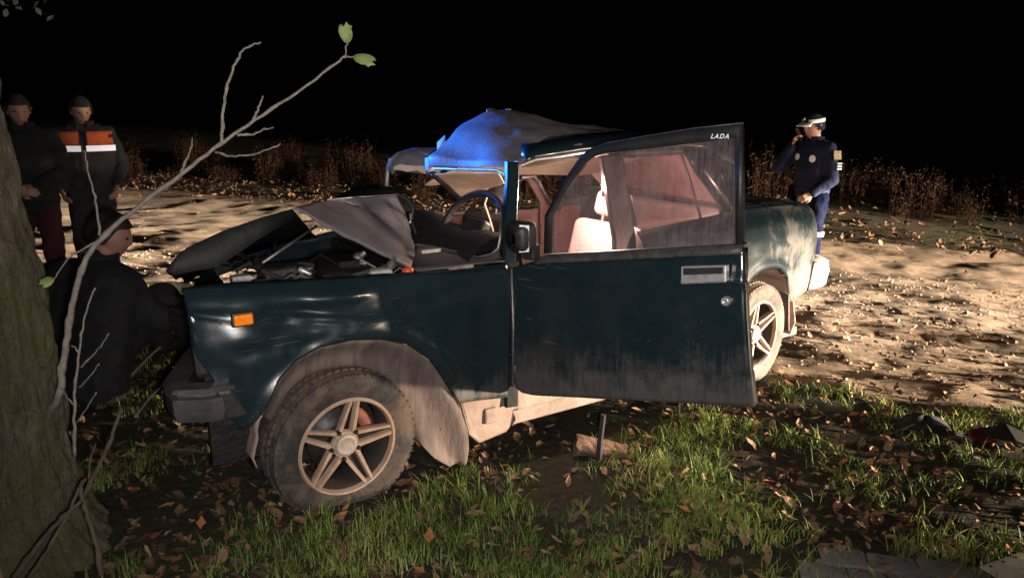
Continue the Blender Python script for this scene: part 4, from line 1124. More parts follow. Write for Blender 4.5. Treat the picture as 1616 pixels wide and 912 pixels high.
shoot([(-1.379, 2.24, 0.5251), (-1.317, 2.2, 0.591), (-1.267, 2.18, 0.6508)], .0026, .0014, M['twig'], s2, "twig")
s3 = shoot([(-1.324, 2.12, 0.3223), (-1.269, 2.12, 0.4179), (-1.215, 2.12, 0.5117), (-1.173, 2.12, 0.6038), (-1.164, 2.12, 0.618)], .0075, .0040, M['twig_dark'])
shoot([(-1.173, 2.12, 0.6018), (-1.18, 2.1, 0.6183)], .003, .0016, M['twig_dark'], s3, "twig")
shoot([(-1.295, 2.12, 0.365), (-1.306, 2.16, 0.4189), (-1.304, 2.2, 0.4744)], .0035, .002, M['twig_dark'], s3, "twig")
shoot([(-1.221, 2, 0.1439), (-1.243, 2.03, 0.2474), (-1.29, 2.08, 0.3234), (-1.306, 2.1, 0.3757), (-1.29, 2.1, 0.4072)], .008, .005, M['twig_dark'])
shoot([(-1.471, 1.98, 0.149), (-1.395, 2, 0.2451), (-1.327, 2.03, 0.3206), (-1.286, 2.06, 0.3556)], .009, .005, M['twig_dark'])
shoot([(-1.41, 1.96, 0.1626), (-1.356, 1.98, 0.2411), (-1.312, 2.04, 0.3336), (-1.3, 2.08, 0.3906)], .006, .004, M['twig_dark'])
# green leaves on the shoots: torn, lobed blades with depth
def leaf_pts(cut=.5):
    return [(0,0),(.18,.10),(.32,.25),(.40,.48),(.36,.62),(.46,.78),(.30,.84),(.22,1.0),(.06,.80),(-.06,.97),(-.22,.86),(-.30,.66),(-.27,.40),(-.16,.15)]
def leaf_obj(name, base, tip, up, width, mat, parent, curl=.25):
    b = Vector(base); t = Vector(tip); L = (t - b).length; ax = (t - b).normalized()
    upv = Vector(up); side = ax.cross(upv).normalized(); nrm = side.cross(ax)
    mb = MB(); vs = []
    for (s, l) in leaf_pts():
        vs.append(tuple(b + ax*(l*L) + side*(s*width) + nrm*(curl*(abs(s)*width - .3*l*l*L))))
    spine = [tuple(b + ax*(L*k) + nrm*(-.3*curl*k*k*L)) for k in (.3, .55, .75)]
    n = len(vs)
    mb.add(vs + spine, [(0,1,n),(1,2,n),(2,3,n+1,n),(3,4,n+1),(4,5,n+2,n+1),(5,6,n+2),(6,7,n+2),(7,8,n+2),(8,9,n+2),(9,10,n+2),(10,11,n+2),(11,n+1,n+2),(11,12,n+1),(12,n,n+1),(12,13,n),(13,0,n)])
    o = mb.build(name, mat, parent); mod_solid(o, .0006, 0); return o
M['greenleaf'] = simple("pale_green_leaf", (.20, .25, .075), (.13, .17, .05), 18, .6, 0, .3, 60)
leaf_obj("leaf", tpts([(-0.5026, 2.43, 1.684)])[0], tpts([(-0.5106, 2.41, 1.744)])[0], (0.3, -1, .2), .058, M['greenleaf'], main)
leaf_obj("leaf", tpts([(-0.4869, 2.42, 1.648)])[0], tpts([(-0.4107, 2.4, 1.632)])[0], (0.0, -1, .35), .052, M['greenleaf'], main)
leaf_obj("leaf", tpts([(-1.4, 2.27, 0.9869)])[0], tpts([(-1.427, 2.24, 0.9701)])[0], (0.0, -1, .3), .045, M['greenleaf'], main)
# limbs and the sparse autumn crown above the picture
for k, (a, z0, L) in enumerate(((.2, 2.3, 1.6), (2.2, 2.6, 1.9), (4.1, 2.5, 1.7), (1.2, 3.4, 1.8), (3.1, 3.7, 1.6), (5.2, 3.3, 1.8), (0.7, 4.6, 1.3), (2.9, 4.9, 1.2), (4.7, 5.2, 1.2))):
    ps = [Vector((tr_cx(z0) + cos(a)*.1, sin(a)*.1, z0))]
    for j in range(6):
        ps.append(ps[-1] + Vector((cos(a + .25*sin(j*2 + k)), sin(a + .25*sin(j*2 + k)), .55 + .12*j)).normalized()*L/6)
    mb = MB(); mb.tube(ps, [lerp(.085, .012, i/6) for i in range(7)], 9); mb.build("limb", M['bark'], TREE)
mb = MB()
rr = random.Random(3)
for k in range(2600):
    a = rr.uniform(0, 2*pi); r = (rr.random()**.5)*2.0; z = rr.uniform(2.75, 6.6)
    if fbm(cos(a)*r*1.3, sin(a)*r*1.3, z*1.1, 2) < .02: continue
    c = Vector((-.2 + cos(a)*r, sin(a)*r, z))
    q = Matrix.Rotation(rr.uniform(0, 6.3), 3, 'Z') @ Matrix.Rotation(rr.uniform(-1.2, 1.2), 3, 'X')
    s = rr.uniform(.03, .06)
    mb.add([tuple(c + q @ Vector(p)*s) for p in ((0,-1,0),(.6,0,.15),(0,1,0),(-.6,0,.15))], [(0,1,2),(0,2,3)])
mb.build("crown", simple("dull_autumn_leaf", (.10, .10, .035), (.05, .045, .02), 3, .7), TREE)
M['tuft'] = simple("dark_leaf_tuft", (.11, .11, .08), (.05, .05, .03), 9, .7)
tuft_ = [(0,-1,0),(.35,-.6,.08),(.6,0,.15),(.3,.6,.08),(0,1,0),(-.3,.6,.08),(-.6,0,.15),(-.35,-.6,.08)]
mb = MB(); mb.add(tuft_, [(0,1,7),(1,2,6,7),(2,3,5,6),(3,4,5)]); lf0 = mb.build("leaf", M['tuft'], TREE)
for k in range(26):   # hanging twig with small leaves at the picture's upper corner
    o = lf0
    if k: o = lf0.copy(); COL.objects.link(o); o.parent = TREE
    o.location = Vector((-1.589, 2.6, 1.833)) - TO + Vector((rr.uniform(-.06, .06), rr.uniform(-.08, .08), rr.uniform(-.05, .05)))
    s_ = rr.uniform(.010, .02); o.scale = (s_, s_, s_); o.rotation_euler = (rr.uniform(-1.2, 1.2), rr.uniform(-.5, .5), rr.uniform(0, 6.3))
mb = MB(); mb.tube([tuple(Vector((-1.589, 2.6, 1.833)) - TO), tuple(Vector((-1.581, 2.55, 1.939)) - TO), (-.05, .1, 2.5)], [.003, .006, .02], 7); mb.build("hanging_twig", M['twig_dark'], TREE)

# ------------------------------------------------------------------ ground cover
def blocked(x, y):
    # under the car body, tree, wheels
    dx, dy = x + 1.044, y - 3.276
    c, s = cos(radians(33.472)), sin(radians(33.472))
    cx, cy = dx*c + dy*s, -dx*s + dy*c
    return cx, cy
def grass_colour():
    m, nt, b = nodemat("grass_blade")
    oi = nt.nodes.new("ShaderNodeAttribute"); oi.attribute_name = "tone"
    c = ramp(nt, oi.outputs["Fac"], [(0, (.055, .085, .018)), (.45, (.125, .19, .035)), (.75, (.24, .29, .065)), (1, (.34, .31, .14))])
    nt.links.new(c, b.inputs["Base Color"]); b.inputs["Roughness"].default_value = .55
    b.inputs["Specular IOR Level"].default_value = .35
    tl = nt.nodes.new("ShaderNodeBsdfTranslucent"); nt.links.new(c, tl.inputs["Color"])
    mx = nt.nodes.new("ShaderNodeMixShader"); mx.inputs[0].default_value = .3
    nt.links.new(b.outputs[0], mx.inputs[1]); nt.links.new(tl.outputs[0], mx.inputs[2])
    nt.links.new(mx.outputs[0], nt.nodes["Material Output"].inputs["Surface"])
    return m
M['grass'] = grass_colour()
def tone_attr(o, tones):
    at = o.data.attributes.new("tone", 'FLOAT', 'POINT'); at.data.foreach_set("value", tones)
mb = MB(); tones = []
rr = random.Random(11)
def blade(x, y, h, w, lean, az, tone, nseg=3):
    z = surf_z(x, y) - .004
    dx, dy = cos(az), sin(az); sx, sy = -dy*w, dx*w
    vs = []
    for k in range(nseg):
        t = k/nseg; ww = (1 - t*.75)
        ox, oy, oz = dx*lean*h*t*t, dy*lean*h*t*t, h*t*(1 - .25*lean*t)
        vs += [(x + ox - sx*ww, y + oy - sy*ww, z + oz), (x + ox + sx*ww, y + oy + sy*ww, z + oz)]
    vs.append((x + dx*lean*h, y + dy*lean*h, z + h*(1 - .25*lean)))
    fs = [(2*k, 2*k+1, 2*k+3, 2*k+2) for k in range(nseg - 1)] + [(2*nseg-2, 2*nseg-1, 2*nseg)]
    mb.add(vs, fs); tones.extend([tone]*len(vs))
cnt = 0; tries = 0
while cnt < 5200 and tries < 60000:
    tries += 1
    y = 1.75 + 4.6*rr.random()**1.4; x = rr.uniform(-.78, .80)*y
    u, v = road_uv(x, y)
    if v > .15 + .25*fbm(u*1.7, 2.2, 0, 3): continue
    cx, cy = blocked(x, y)
    if -.75 < cy < .75 and -.3 < cx < 3.0: continue
    if math.hypot(x + 1.8, y - 2.35) < .42: continue
    den = .46 + 1.35*fbm(x*1.9, y*1.9, 8, 3) + .40*math.exp(-((x - .15)/.75)**2 - ((y - 2.95)/.45)**2)
    if x < -.75 and y < 3.6: den -= .28 + .3*(y > 2.35)
    if x > .7 and y > 2.45: den -= .38*sstep(.7, 1.2, x)
    if y > 4.0 and x < -1.5: den += .25
    if math.hypot(x + .70, y - 2.75) < .30: den -= .5
    if rr.random() > den: continue
    cnt += 1
    base_t = .35 + .5*fbm(x*3, y*3, 4, 2)
    for k in range(rr.randint(4, 9)):
        h = rr.uniform(.02, .072)*(1.35 if rr.random() < .12 else 1)
        blade(x + rr.gauss(0, .016), y + rr.gauss(0, .016), h, rr.uniform(.0014, .0032), rr.uniform(.2, 1.1), rr.uniform(0, 6.28), min(1, max(0, base_t + rr.gauss(0, .16) + (.45 if rr.random() < .08 else 0))))
g = mb.build("grass", M['grass'], None, False); tone_attr(g, tones)
tag(g, "short patchy green grass round the wrecked car", "grass", kind="stuff")

# fallen leaves
def leaf_colour(name, stops):
    m, nt, b = nodemat(name)
    oi = nt.nodes.new("ShaderNodeAttribute"); oi.attribute_name = "tone"
    c = ramp(nt, oi.outputs["Fac"], stops)
    nt.links.new(c, b.inputs["Base Color"]); b.inputs["Roughness"].default_value = .75; b.inputs["Specular IOR Level"].default_value = .3
    return m
LSTOPS = [(0, (.035, .020, .012)), (.35, (.10, .055, .028)), (.65, (.21, .125, .06)), (.85, (.33, .20, .10)), (.95, (.34, .09, .03)), (1, (.40, .27, .15))]
M['leaflit'] = leaf_colour("dead_leaf", LSTOPS)
LV = [(0,-1),(.42,-.62),(.55,-.1),(.45,.42),(0,1.05),(-.45,.42),(-.55,-.1),(-.42,-.62)]
def leaf_mesh_pts(c, s, az, tilt, curl, rr):
    q = Matrix.Rotation(az, 3, 'Z') @ Matrix.Rotation(tilt, 3, 'X') @ Matrix.Rotation(tilt*.7*rr.uniform(-1, 1), 3, 'Y')
    vs = []; wd_ = rr.uniform(.55, 1.25)
    for (a, b) in LV:
        vs.append(tuple(c + q @ Vector((a*s*wd_*rr.uniform(.6, 1.25), b*s*rr.uniform(.8, 1.1), s*(curl*(abs(a)*1.2 + .5*b*b) + rr.gauss(0, .10))))))
    vs += [tuple(c + q @ Vector((0, -.4*s, .04*s))), tuple(c + q @ Vector((0, .4*s, .06*s)))]
    return vs, [(0,1,8),(1,2,8),(2,9,8),(2,3,9),(3,4,9),(4,5,9),(5,6,9),(6,8,9),(6,7,8),(7,0,8)]
mb = MB(); tones = []
rr = random.Random(5)
cnt = 0; tries = 0
while cnt < 8500 and tries < 60000:
    tries += 1
    zone = rr.random()
    if zone < .62:
        y = 1.7 + 4.4*rr.random()**1.3; x = rr.uniform(-.8, .8)*y
        u, v = road_uv(x, y)
        den = .55 + .9*fbm(x*1.8, y*1.8, 21, 3)
        if x > 1.0: den += .15
        if x < -.5: den += .25
        if v > .3: den *= .22
    elif zone < .67:
        v = rr.uniform(.2, ROADW); u = rr.uniform(-8, 14); p = R0 + RD*u + RN*v; x, y = p.x, p.y
        den = .6
    elif zone < .86:
        v = ROADW - .9 + 2.6*rr.random(); u = rr.uniform(-9, 16); p = R0 + RD*u + RN*v; x, y = p.x, p.y
        den = .3 + .7*sstep(ROADW - .9, ROADW, v)
    else: continue
    if math.hypot(x + 1.8, y - 2.35) < .42: continue
    cx, cy = blocked(x, y)
    if rr.random() > den: continue
    cnt += 1
    far = zone >= .67
    s = rr.uniform(.012, .034) if not far else rr.uniform(.03, .065)
    vs, fs = leaf_mesh_pts(Vector((x, y, surf_z(x, y) + rr.uniform(.004, .018) + (rr.random()*.10 if far else 0))), s, rr.uniform(0, 6.28), rr.gauss(0, .45), rr.uniform(.05, .5), rr)
    mb.add(vs, fs)
    t = min(1, max(0, rr.gauss(.40 - .16*sstep(.3, -.6, x), .20) if not far else rr.gauss(.25, .14)))  # darker leaves at front left paint in shadow; far verge darkened for dim light
    tones.extend([t]*len(vs))
lf = mb.build("leaf_litter", M['leaflit'], None, False); tone_attr(lf, tones)
tag(lf, "dead brown leaves lying over grass and road edge", "leaves", kind="stuff")

# larger single fallen leaves
LM = [simple("tan_leaf", (.21, .13, .068), (.13, .073, .035), 30, .75, 0, .4, 60), simple("brown_leaf", (.10, .055, .03), (.055, .03, .015), 30, .75, 0, .4, 60),
      simple("orange_leaf", (.32, .12, .04), (.2, .065, .022), 30, .7, 0, .4, 60), simple("yellow_green_leaf", (.20, .19, .06), (.12, .11, .03), 30, .7, 0, .4, 60), simple("red_leaf", (.38, .045, .02), (.2, .02, .01), 30, .7, 0, .4, 60)]
rr = random.Random(77)
LMESH = []
for k in range(10):
    vs, fs = leaf_mesh_pts(Vector((0, 0, 0)), 1.0, 0, 0, rr.uniform(.15, .55), rr)
    vs.append((0.02, -1.0, .1)); vs.append((-.02, -1.0, .1)); vs.append((.03, -1.55, .22)); fs.append((len(vs)-3, len(vs)-2, len(vs)-1))
    me = bpy.data.meshes.new("fallen_leaf"); me.from_pydata(vs, [], fs)
    me.materials.append(LM[k % 5]); me.update(); LMESH.append(me)
def place_leaf(x, y, s, az, tx, k, label, group=None, lift=.015):
    o = bpy.data.objects.new("fallen_leaf", LMESH[k]); COL.objects.link(o)
    o.location = (x, y, surf_z(x, y) + lift); o.scale = (s, s, s); o.rotation_euler = (tx, tx*.4, az)
    tag(o, label, "leaf", group)
for (p, s, az, tx, k, lb) in [
    ((-0.1321, 2.55), .055, 2.2, .25, 0, "large curled tan leaf lying in the grass below the front wheel"),
    ((-0.2955, 2.403), .030, .4, .9, 2, "small orange leaf standing in the dark grass in front of the wheel"),
    ((0.2248, 2.828), .030, .2, 1.0, 0, "pale tan leaf standing upright in grass in front of the black stake"),
    ((0.6437, 2.582), .028, 1.2, .3, 2, "rusty orange leaf lying in dark grass right of the stake"),
    ((0.4876, 2.71), .026, 1.0, .5, 5, "tan triangular leaf in the grass right of the stake"),
    ((1.047, 2.823), .030, 1.7, .2, 4, "red leaf lying in grass below the open door's free corner"),
    ((1.394, 2.844), .040, 1.9, .2, 2, "large orange leaf among brown leaves at the road edge"),
    ((2.32, 3.778), .050, 2.0, .1, 5, "big pale tan leaf lying flat on the road's near edge"),
    ((1.878, 4.826), .045, 1.8, .2, 7, "single orange leaf on bright dirt just behind the rear wheel"),
    ((0.2726, 2.515), .036, .3, .7, 6, "brown leaf standing in the middle of the foreground grass"),
    ((1.077, 3.165), .045, .9, .6, 5, "curled pink tan leaf below the door corner"),
    ((-1.125, 2.472), .024, .6, .9, 2, "small orange leaf in dark soil in front of the tree"),
    ((-0.9812, 2.284), .032, .2, .4, 5, "round tan leaf at the bottom of the dark foreground"),
    ((0.06732, 3.416), .05, 1.1, .3, 0, "tan leaf in lit grass under the door's hinge end"),
    ((0.6397, 3.548), .05, 1.6, .3, 5, "long pale leaf in lit grass under the open door")]:
    place_leaf(p[0], p[1], s, az, tx, k, lb)
cnt = 0
while cnt < 80:
    y = 1.95 + 2.6*rr.random()**1.3; x = rr.uniform(-.62, .7)*y
    if road_uv(x, y)[1] > .6 or math.hypot(x + 1.8, y - 2.35) < .45: continue
    cx, cy = blocked(x, y)
    if -.8 < cy < .8 and -.35 < cx < 3: continue
    cnt += 1
    place_leaf(x, y, rr.uniform(.018, .034), rr.uniform(0, 6.28), rr.gauss(0, .6), rr.choice([0, 1, 5, 6, 0, 1, 5, 6, 3, 8, 2]), "fallen autumn leaf lying in the foreground grass", "fallen leaves in the foreground grass", rr.uniform(.010, .03))

# clods and stones on the road
mb = MB(); rr = random.Random(19)
for k in range(5200):
    v = rr.uniform(.1, 4.8); u = rr.uniform(-5.5, 7)
    p = R0 + RD*u + RN*v
    cx, cy = blocked(p.x, p.y)
    s = rr.uniform(.006, .022)*(1.6 if rr.random() < .06 else 1)
    c = Vector((p.x, p.y, road_z(p.x, p.y, u, v) + s*.1))
    q = Matrix.Rotation(rr.uniform(0, 6.3), 3, 'Z')
    mb.add([tuple(c + q @ Vector((a*s*rr.uniform(.6, 1.2), b*s*rr.uniform(.6, 1.2), e*s*rr.uniform(.5, .8)))) for a, b, e in ((1,0,0),(0,1,0),(-1,0,0),(0,-1,0),(.1,.1,1),(0,0,-.8))],
           [(0,1,4),(1,2,4),(2,3,4),(3,0,4),(1,0,5),(2,1,5),(3,2,5),(0,3,5)])
cl = mb.build("road_clods", M['dirt'], None, False)
tag(cl, "loose clods and stones on the dirt road", "stones", kind="stuff")

# dry weeds along the far side of the road
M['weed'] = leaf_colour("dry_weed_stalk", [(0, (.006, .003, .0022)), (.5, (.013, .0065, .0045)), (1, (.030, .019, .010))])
def weed_mesh(seed, n, hgt, spread):
    rr = random.Random(seed); mb = MB(); tn = []
    for k in range(n):
        a = rr.uniform(0, 6.28); r = spread*rr.random()**.6
        x, y = cos(a)*r, sin(a)*r
        h = hgt*rr.uniform(.45, 1.1); ln = rr.gauss(0, .13), rr.gauss(0, .13)
        pts = [Vector((x + ln[0]*h*t*t + rr.gauss(0, .008), y + ln[1]*h*t*t + rr.gauss(0, .008), h*t - .03)) for t in (0, .3, .6, .85, 1)]
        o = len(mb.v); mb.tube(pts, [.0045, .004, .003, .002, .0012], 4, cap=False)
        tone = min(1, max(0, rr.gauss(.5, .2)))
        for j in range(rr.randint(3, 9)):
            t = rr.uniform(.25, 1.0); c = Vector((x + ln[0]*h*t*t, y + ln[1]*h*t*t, h*t - .03))
            q = Matrix.Rotation(rr.uniform(0, 6.3), 3, 'Z') @ Matrix.Rotation(rr.gauss(.5, .6), 3, 'X')
            L = rr.uniform(.03, .12); w = rr.uniform(.003, .008)
            mb.add([tuple(c), tuple(c + q @ Vector((w, L*.5, .02))), tuple(c + q @ Vector((0, L, -.02))), tuple(c + q @ Vector((-w, L*.5, .02)))], [(0,1,2),(0,2,3)])
        tn.extend([tone]*(len(mb.v) - o))
    me = bpy.data.meshes.new("dry_weed_clump"); me.from_pydata(mb.v, [], mb.f); me.materials.append(M['weed'])
    at = me.attributes.new("tone", 'FLOAT', 'POINT'); at.data.foreach_set("value", tn); me.update()
    return me
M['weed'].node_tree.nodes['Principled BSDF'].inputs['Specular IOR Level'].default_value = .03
WM = [weed_mesh(1, 70, .95, .50), weed_mesh(2, 60, 1.15, .42), weed_mesh(3, 90, .7, .60), weed_mesh(4, 55, 1.3, .45)]
def weed(x, y, k, s, label, group):
    o = bpy.data.objects.new("dry_weed_clump", WM[k]); COL.objects.link(o)
    o.location = (x, y, ground_z(x, y)); o.scale = (s, s, s); o.rotation_euler = (0, 0, random.uniform(0, 6.28))
    tag(o, label, "weeds", group)
rr = random.Random(41)
random.seed(4)
for (u, v, k, s) in [(-4.6, 7.7, 3, .95), (-5.2, 8.3, 1, 1.0), (-4.0, 8.2, 0, 1.0)]:
    p = R0 + RD*u + RN*v; weed(p.x, p.y, k, s, "tall dry weed clump right of the policeman", "tall dry weeds right of the policeman")
for i in range(34):
    u = -9 + .32*i + rr.uniform(-.2, .2); v = ROADW + rr.uniform(.7, 2.6)
    p = R0 + RD*u + RN*v; weed(p.x, p.y, rr.randint(0, 3), rr.uniform(.3, .8), "dry brown weed clump on the far verge right of the car's tail", "dry weed clumps on the far verge, right")
for i in range(50):
    u = 4.0 + .34*i + rr.uniform(-.2, .2); v = ROADW + rr.uniform(.6, 2.6)
    p = R0 + RD*u + RN*v; weed(p.x, p.y, rr.randint(0, 3), rr.uniform(.35, .85), "dry brown weed clump on the far verge left of the car's roof", "dry weed clumps on the far verge, left")
# ------------------------------------------------------------------ people
M['skin'] = simple("skin", (.38, .21, .155), (.31, .16, .115), 14, .55, 0, .1, 90)
M['navy'] = simple("navy_uniform_cloth", (.020, .026, .060), (.010, .013, .030), 12, .85, 0, .5, 14, spec=.08)
M['navy_dark'] = simple('navy_trouser_cloth', (.004, .005, .012), (.002, .0025, .006), 12, .9, 0, .5, 14, spec=0.0)
M['blackcloth'] = simple("black_cloth", (.010, .010, .011), (.006, .006, .007), 12, .9, 0, .5, 12)
M['charcoal'] = simple("charcoal_work_cloth", (.030, .026, .028), (.016, .014, .015), 10, .9, 0, .5, 12)
M['orange_cloth'] = simple("orange_yoke_cloth", (.62, .12, .035), (.45, .08, .02), 10, .85, 0, .4, 14)
M['maroon'] = simple("maroon_trouser_cloth", (.055, .008, .012), (.03, .005, .008), 9, .9, 0, .4, 12)
M['reflective'] = simple("silver_reflective_tape", (.92, .92, .92), (.85, .85, .86), 50, .42, .9)
M['white_tape'] = simple("white_reflective_print", (.92, .92, .90), (.85, .85, .83), 50, .5, 0)
M['hair'] = simple("dark_hair", (.022, .015, .011), (.012, .009, .007), 40, .7, 0, .6, 60)
M['boot'] = simple("black_leather", (.012, .011, .010), (.02, .018, .016), 20, .45, 0, .3)
M['eye'] = simple("dark_eye", (.02, .015, .012), (.01, .01, .01), 9, .2)
M['lip'] = simple("lip", (.36, .14, .12), (.3, .11, .1), 20, .5)

FOLD = bpy.data.textures.new("cloth_folds", 'CLOUDS'); FOLD.noise_scale = .10; FOLD.noise_depth = 2
def mod_folds(o, st):
    m = o.modifiers.new("folds", 'DISPLACE'); m.texture = FOLD; m.strength = st; m.mid_level = .5; m.texture_coords = 'LOCAL'; return o
def head_pts(mb, c, Rm, s=1.0):
    n, k = 18, 24
    P = []
    for i in range(n + 1):
        a = -pi/2 + pi*i/n
        row = []
        for j in range(k):
            b = 2*pi*j/k
            x, y, z = max(cos(a), .03)*sin(b), max(cos(a), .03)*cos(b), sin(a)
            px, py, pz = .076*x, .096*y, .120*z
            if z < 0:
                px *= 1 - .30*(-z)**1.3; py *= 1 - .10*(-z) if y > 0 else 1 - .45*(-z)
            if y > .75:   # brow, nose, chin
                f = (y - .75)/.25
                ax_ = abs(x)
                py += .022*f*math.exp(-((z + .12)/.16)**2)*math.exp(-(ax_/.16)**2)
                py += .006*f*math.exp(-((z - .22)/.10)**2)
                py -= .010*f*math.exp(-((z - .06)/.10)**2)*math.exp(-((ax_ - .40)/.16)**2)
                py += .008*f*math.exp(-((z + .75)/.15)**2)
            row.append(tuple(Vector(c) + Rm @ (Vector((px, py, pz))*s)))
        P.append(row)
    mb.grid(P, 0, True)
    for sg in (-1, 1):
        q = Vector(c) + Rm @ Vector((sg*.076*s, -.004, 0)); mb.capsule(q + Rm @ Vector((0, 0, -.018)), q + Rm @ Vector((sg*.006, -.012, .022)), .012*s, .015*s, 8)
def hand_pts(mb, wrist, fdir, pnorm, curl=.5, s=1.0, mirror=1):
    w = Vector(wrist); f = Vector(fdir).normalized(); p = Vector(pnorm).normalized(); p = (p - f*p.dot(f)).normalized()
    side = f.cross(p)*mirror
    for q in (-.026, -.009, .009, .026):
        mb.capsule(w + side*q*.6, w + f*.085*s + side*q, .014, .0125, 8)
    for q, L in ((-.029, .062), (-.0095, .075), (.010, .070), (.029, .054)):
        a = w + f*.088*s + side*q
        d1 = (f*cos(curl) + p*sin(curl)).normalized(); d2 = (f*cos(curl*2.2) + p*sin(curl*2.2)).normalized()
        b = a + d1*L*.55; c = b + d2*L*.5
        mb.capsule(a, b, .0088, .0082, 8); mb.capsule(b, c, .0082, .0070, 8)
    a = w + f*.028 + side*(-.028); b = a + (side*(-.6) + f*.75 + p*.35).normalized()*.042; c = b + (f*.9 + p*.5).normalized()*.032
    mb.capsule(a, b, .0115, .0098, 8); mb.capsule(b, c, .0098, .0078, 8)

def person(pos, rz, scale, J, colours, label, name="person", head_rot=(0, 0, 0), headgear=None, jacket_low=.80, hands=None, hip_w=.17, coat_w=.215, group=None):
    """J: joint dictionary in a local frame, +y is the way the person faces, z up from the ground"""
    root = empty(name, pos, rz); root.scale = (scale,)*3
    tag(root, label, "person", group)
    Vc = {k: Vector(v) for k, v in J.items()}
    Rm = Matrix.Rotation(head_rot[2], 3, 'Z') @ Matrix.Rotation(head_rot[0], 3, 'X') @ Matrix.Rotation(head_rot[1], 3, 'Y')
    b = MB()
    head_pts(b, Vc['head'], Rm)
    b.capsule(Vc['neck'], Vc['head'] + Rm @ Vector((0, -.02, -.06)), .058, .052, 12)
    chest = (Vc['shL'] + Vc['shR'])/2
    b.capsule(Vc['pelvis'], chest - (chest - Vc['pelvis'])*.2, .10, .105, 16)
    b.capsule(Vc['shL'], Vc['shR'], .062, .062, 12)
    b.capsule(chest, Vc['neck'], .075, .055, 12)
    for s_ in 'LR':
        b.capsule(Vc['sh'+s_], Vc['el'+s_], .050, .040, 12); b.capsule(Vc['el'+s_], Vc['wr'+s_], .040, .028, 12)
        b.capsule(Vc['hip'+s_], Vc['kn'+s_], .082, .056, 12); b.capsule(Vc['kn'+s_], Vc['an'+s_], .054, .038, 12)
        b.capsule(Vc['an'+s_] + Vector((0, 0, -.04)), Vc['toe'+s_], .036, .03, 10)
        hd = (hands or {}).get(s_)
        if hd: hand_pts(b, Vc['wr'+s_], hd[0], hd[1], hd[2], 1.0, 1 if s_ == 'R' else -1)
    mod_remesh(b.build("body", M['skin'], root), .0075, 3)
    for sg in (-1, 1):
        e = MB(); q = Vc['head'] + Rm @ Vector((sg*.030, .083, .006)); e.ball(q, .0095, 8, (1.3, .8, .7)); e.build("eye", M['eye'], root)
    e = MB(); q = Vc['head'] + Rm @ Vector((0, .090, -.062)); e.ball(q, .016, 8, (1.3, .5, .35)); e.build("mouth", M['lip'], root)
    # trousers
    t = MB()
    for s_ in 'LR':
        t.capsule(Vc['hip'+s_], Vc['kn'+s_], .105, .080, 14); t.capsule(Vc['kn'+s_], Vc['an'+s_], .078, .066, 14)
    t.capsule(Vc['hipL'], Vc['hipR'], .115, .115, 14); t.capsule(Vc['pelvis'], Vc['pelvis'] + (chest - Vc['pelvis'])*.25, .135, .135, 14)
    mod_folds(mod_remesh(t.build("trousers", M[colours[1]], root), .015, 5), .035)
    # jacket
    jk = MB()
    up = (chest - Vc['pelvis'])
    side = (Vc['shR'] - Vc['shL']).normalized()
    for k in range(9):
        u_ = k/8
        c = Vc['pelvis'] + up*lerp(jacket_low, .92, u_)
        w = lerp(hip_w, coat_w, sstep(0, .9, u_))*(1.0 - .10*sin(u_*pi))
        jk.capsule(c - side*(w - .12), c + side*(w - .12), .128 + .012*sin(u_*pi), .128 + .012*sin(u_*pi), 16)
    jk.capsule(Vc['shL'], Vc['shR'], .078, .078, 14); jk.capsule(chest, Vc['neck'] + (Vc['neck'] - chest)*.0, .09, .074, 14)
    for s_ in 'LR':
        e = Vc['el'+s_]; w = Vc['wr'+s_]
        jk.capsule(Vc['sh'+s_], e, .078, .066, 14); jk.capsule(e, e.lerp(w, .94), .064, .048, 14)
        for q in range(3):   # folds at the elbow
            c = Vc['sh'+s_].lerp(e, .62 + .16*q); jk.ball(c, .068, 8, (1.02, 1.02, .3))
    mod_folds(mod_remesh(jk.build("jacket", M[colours[0]], root), .013, 5), .035)
    cl_ = MB(); P = []
    for t in np.linspace(.35, 2*pi - .35, 22): P.append([tuple(Vc['neck'] + Vector((.085*sin(t), .078*cos(t) + .005, q))) for q in (-.04, .0, .045)])
    cl_.grid(P); mod_solid(cl_.build("collar", M[colours[0]], root), .012, 0)
    for s_ in 'LR':
        bt = MB(); bt.capsule(Vc['an'+s_] + Vector((0, -.02, -.035)), Vc['toe'+s_] + Vector((0, .02, 0)), .050, .040, 12); bt.capsule(Vc['an'+s_], Vc['an'+s_] + Vector((0, 0, .06)), .052, .052, 12)
        mod_remesh(bt.build("boot", M['boot'], root), .012, 2)
    if headgear: headgear(root, Vc['head'], Rm)
    return root, Vc
def hair_cap(mat, low=-.02, grow=1.10, back=True):
    def fn(root, c, Rm):
        h = MB(); P = []
        for i in range(13):
            a = lerp(-.25 if back else .1, pi/2, i/12)
            row = []
            for j in range(24):
                b_ = 2*pi*j/24
                aa = a
                aa = max(a, lerp(-.25 + .70*sstep(-.1, .6, cos(b_)), pi/2, i/12))
                row.append(tuple(Vector(c) + Rm @ Vector((.076*grow*max(cos(aa), .03)*sin(b_), .096*grow*max(cos(aa), .03)*cos(b_) - .004, .120*1.06*sin(aa)))))
            P.append(row)
        h.grid(P, 0, True); o = h.build("hair" if mat == 'hair' else "cap", M[mat], root); mod_solid(o, .012, 0)
        return o
    return fn
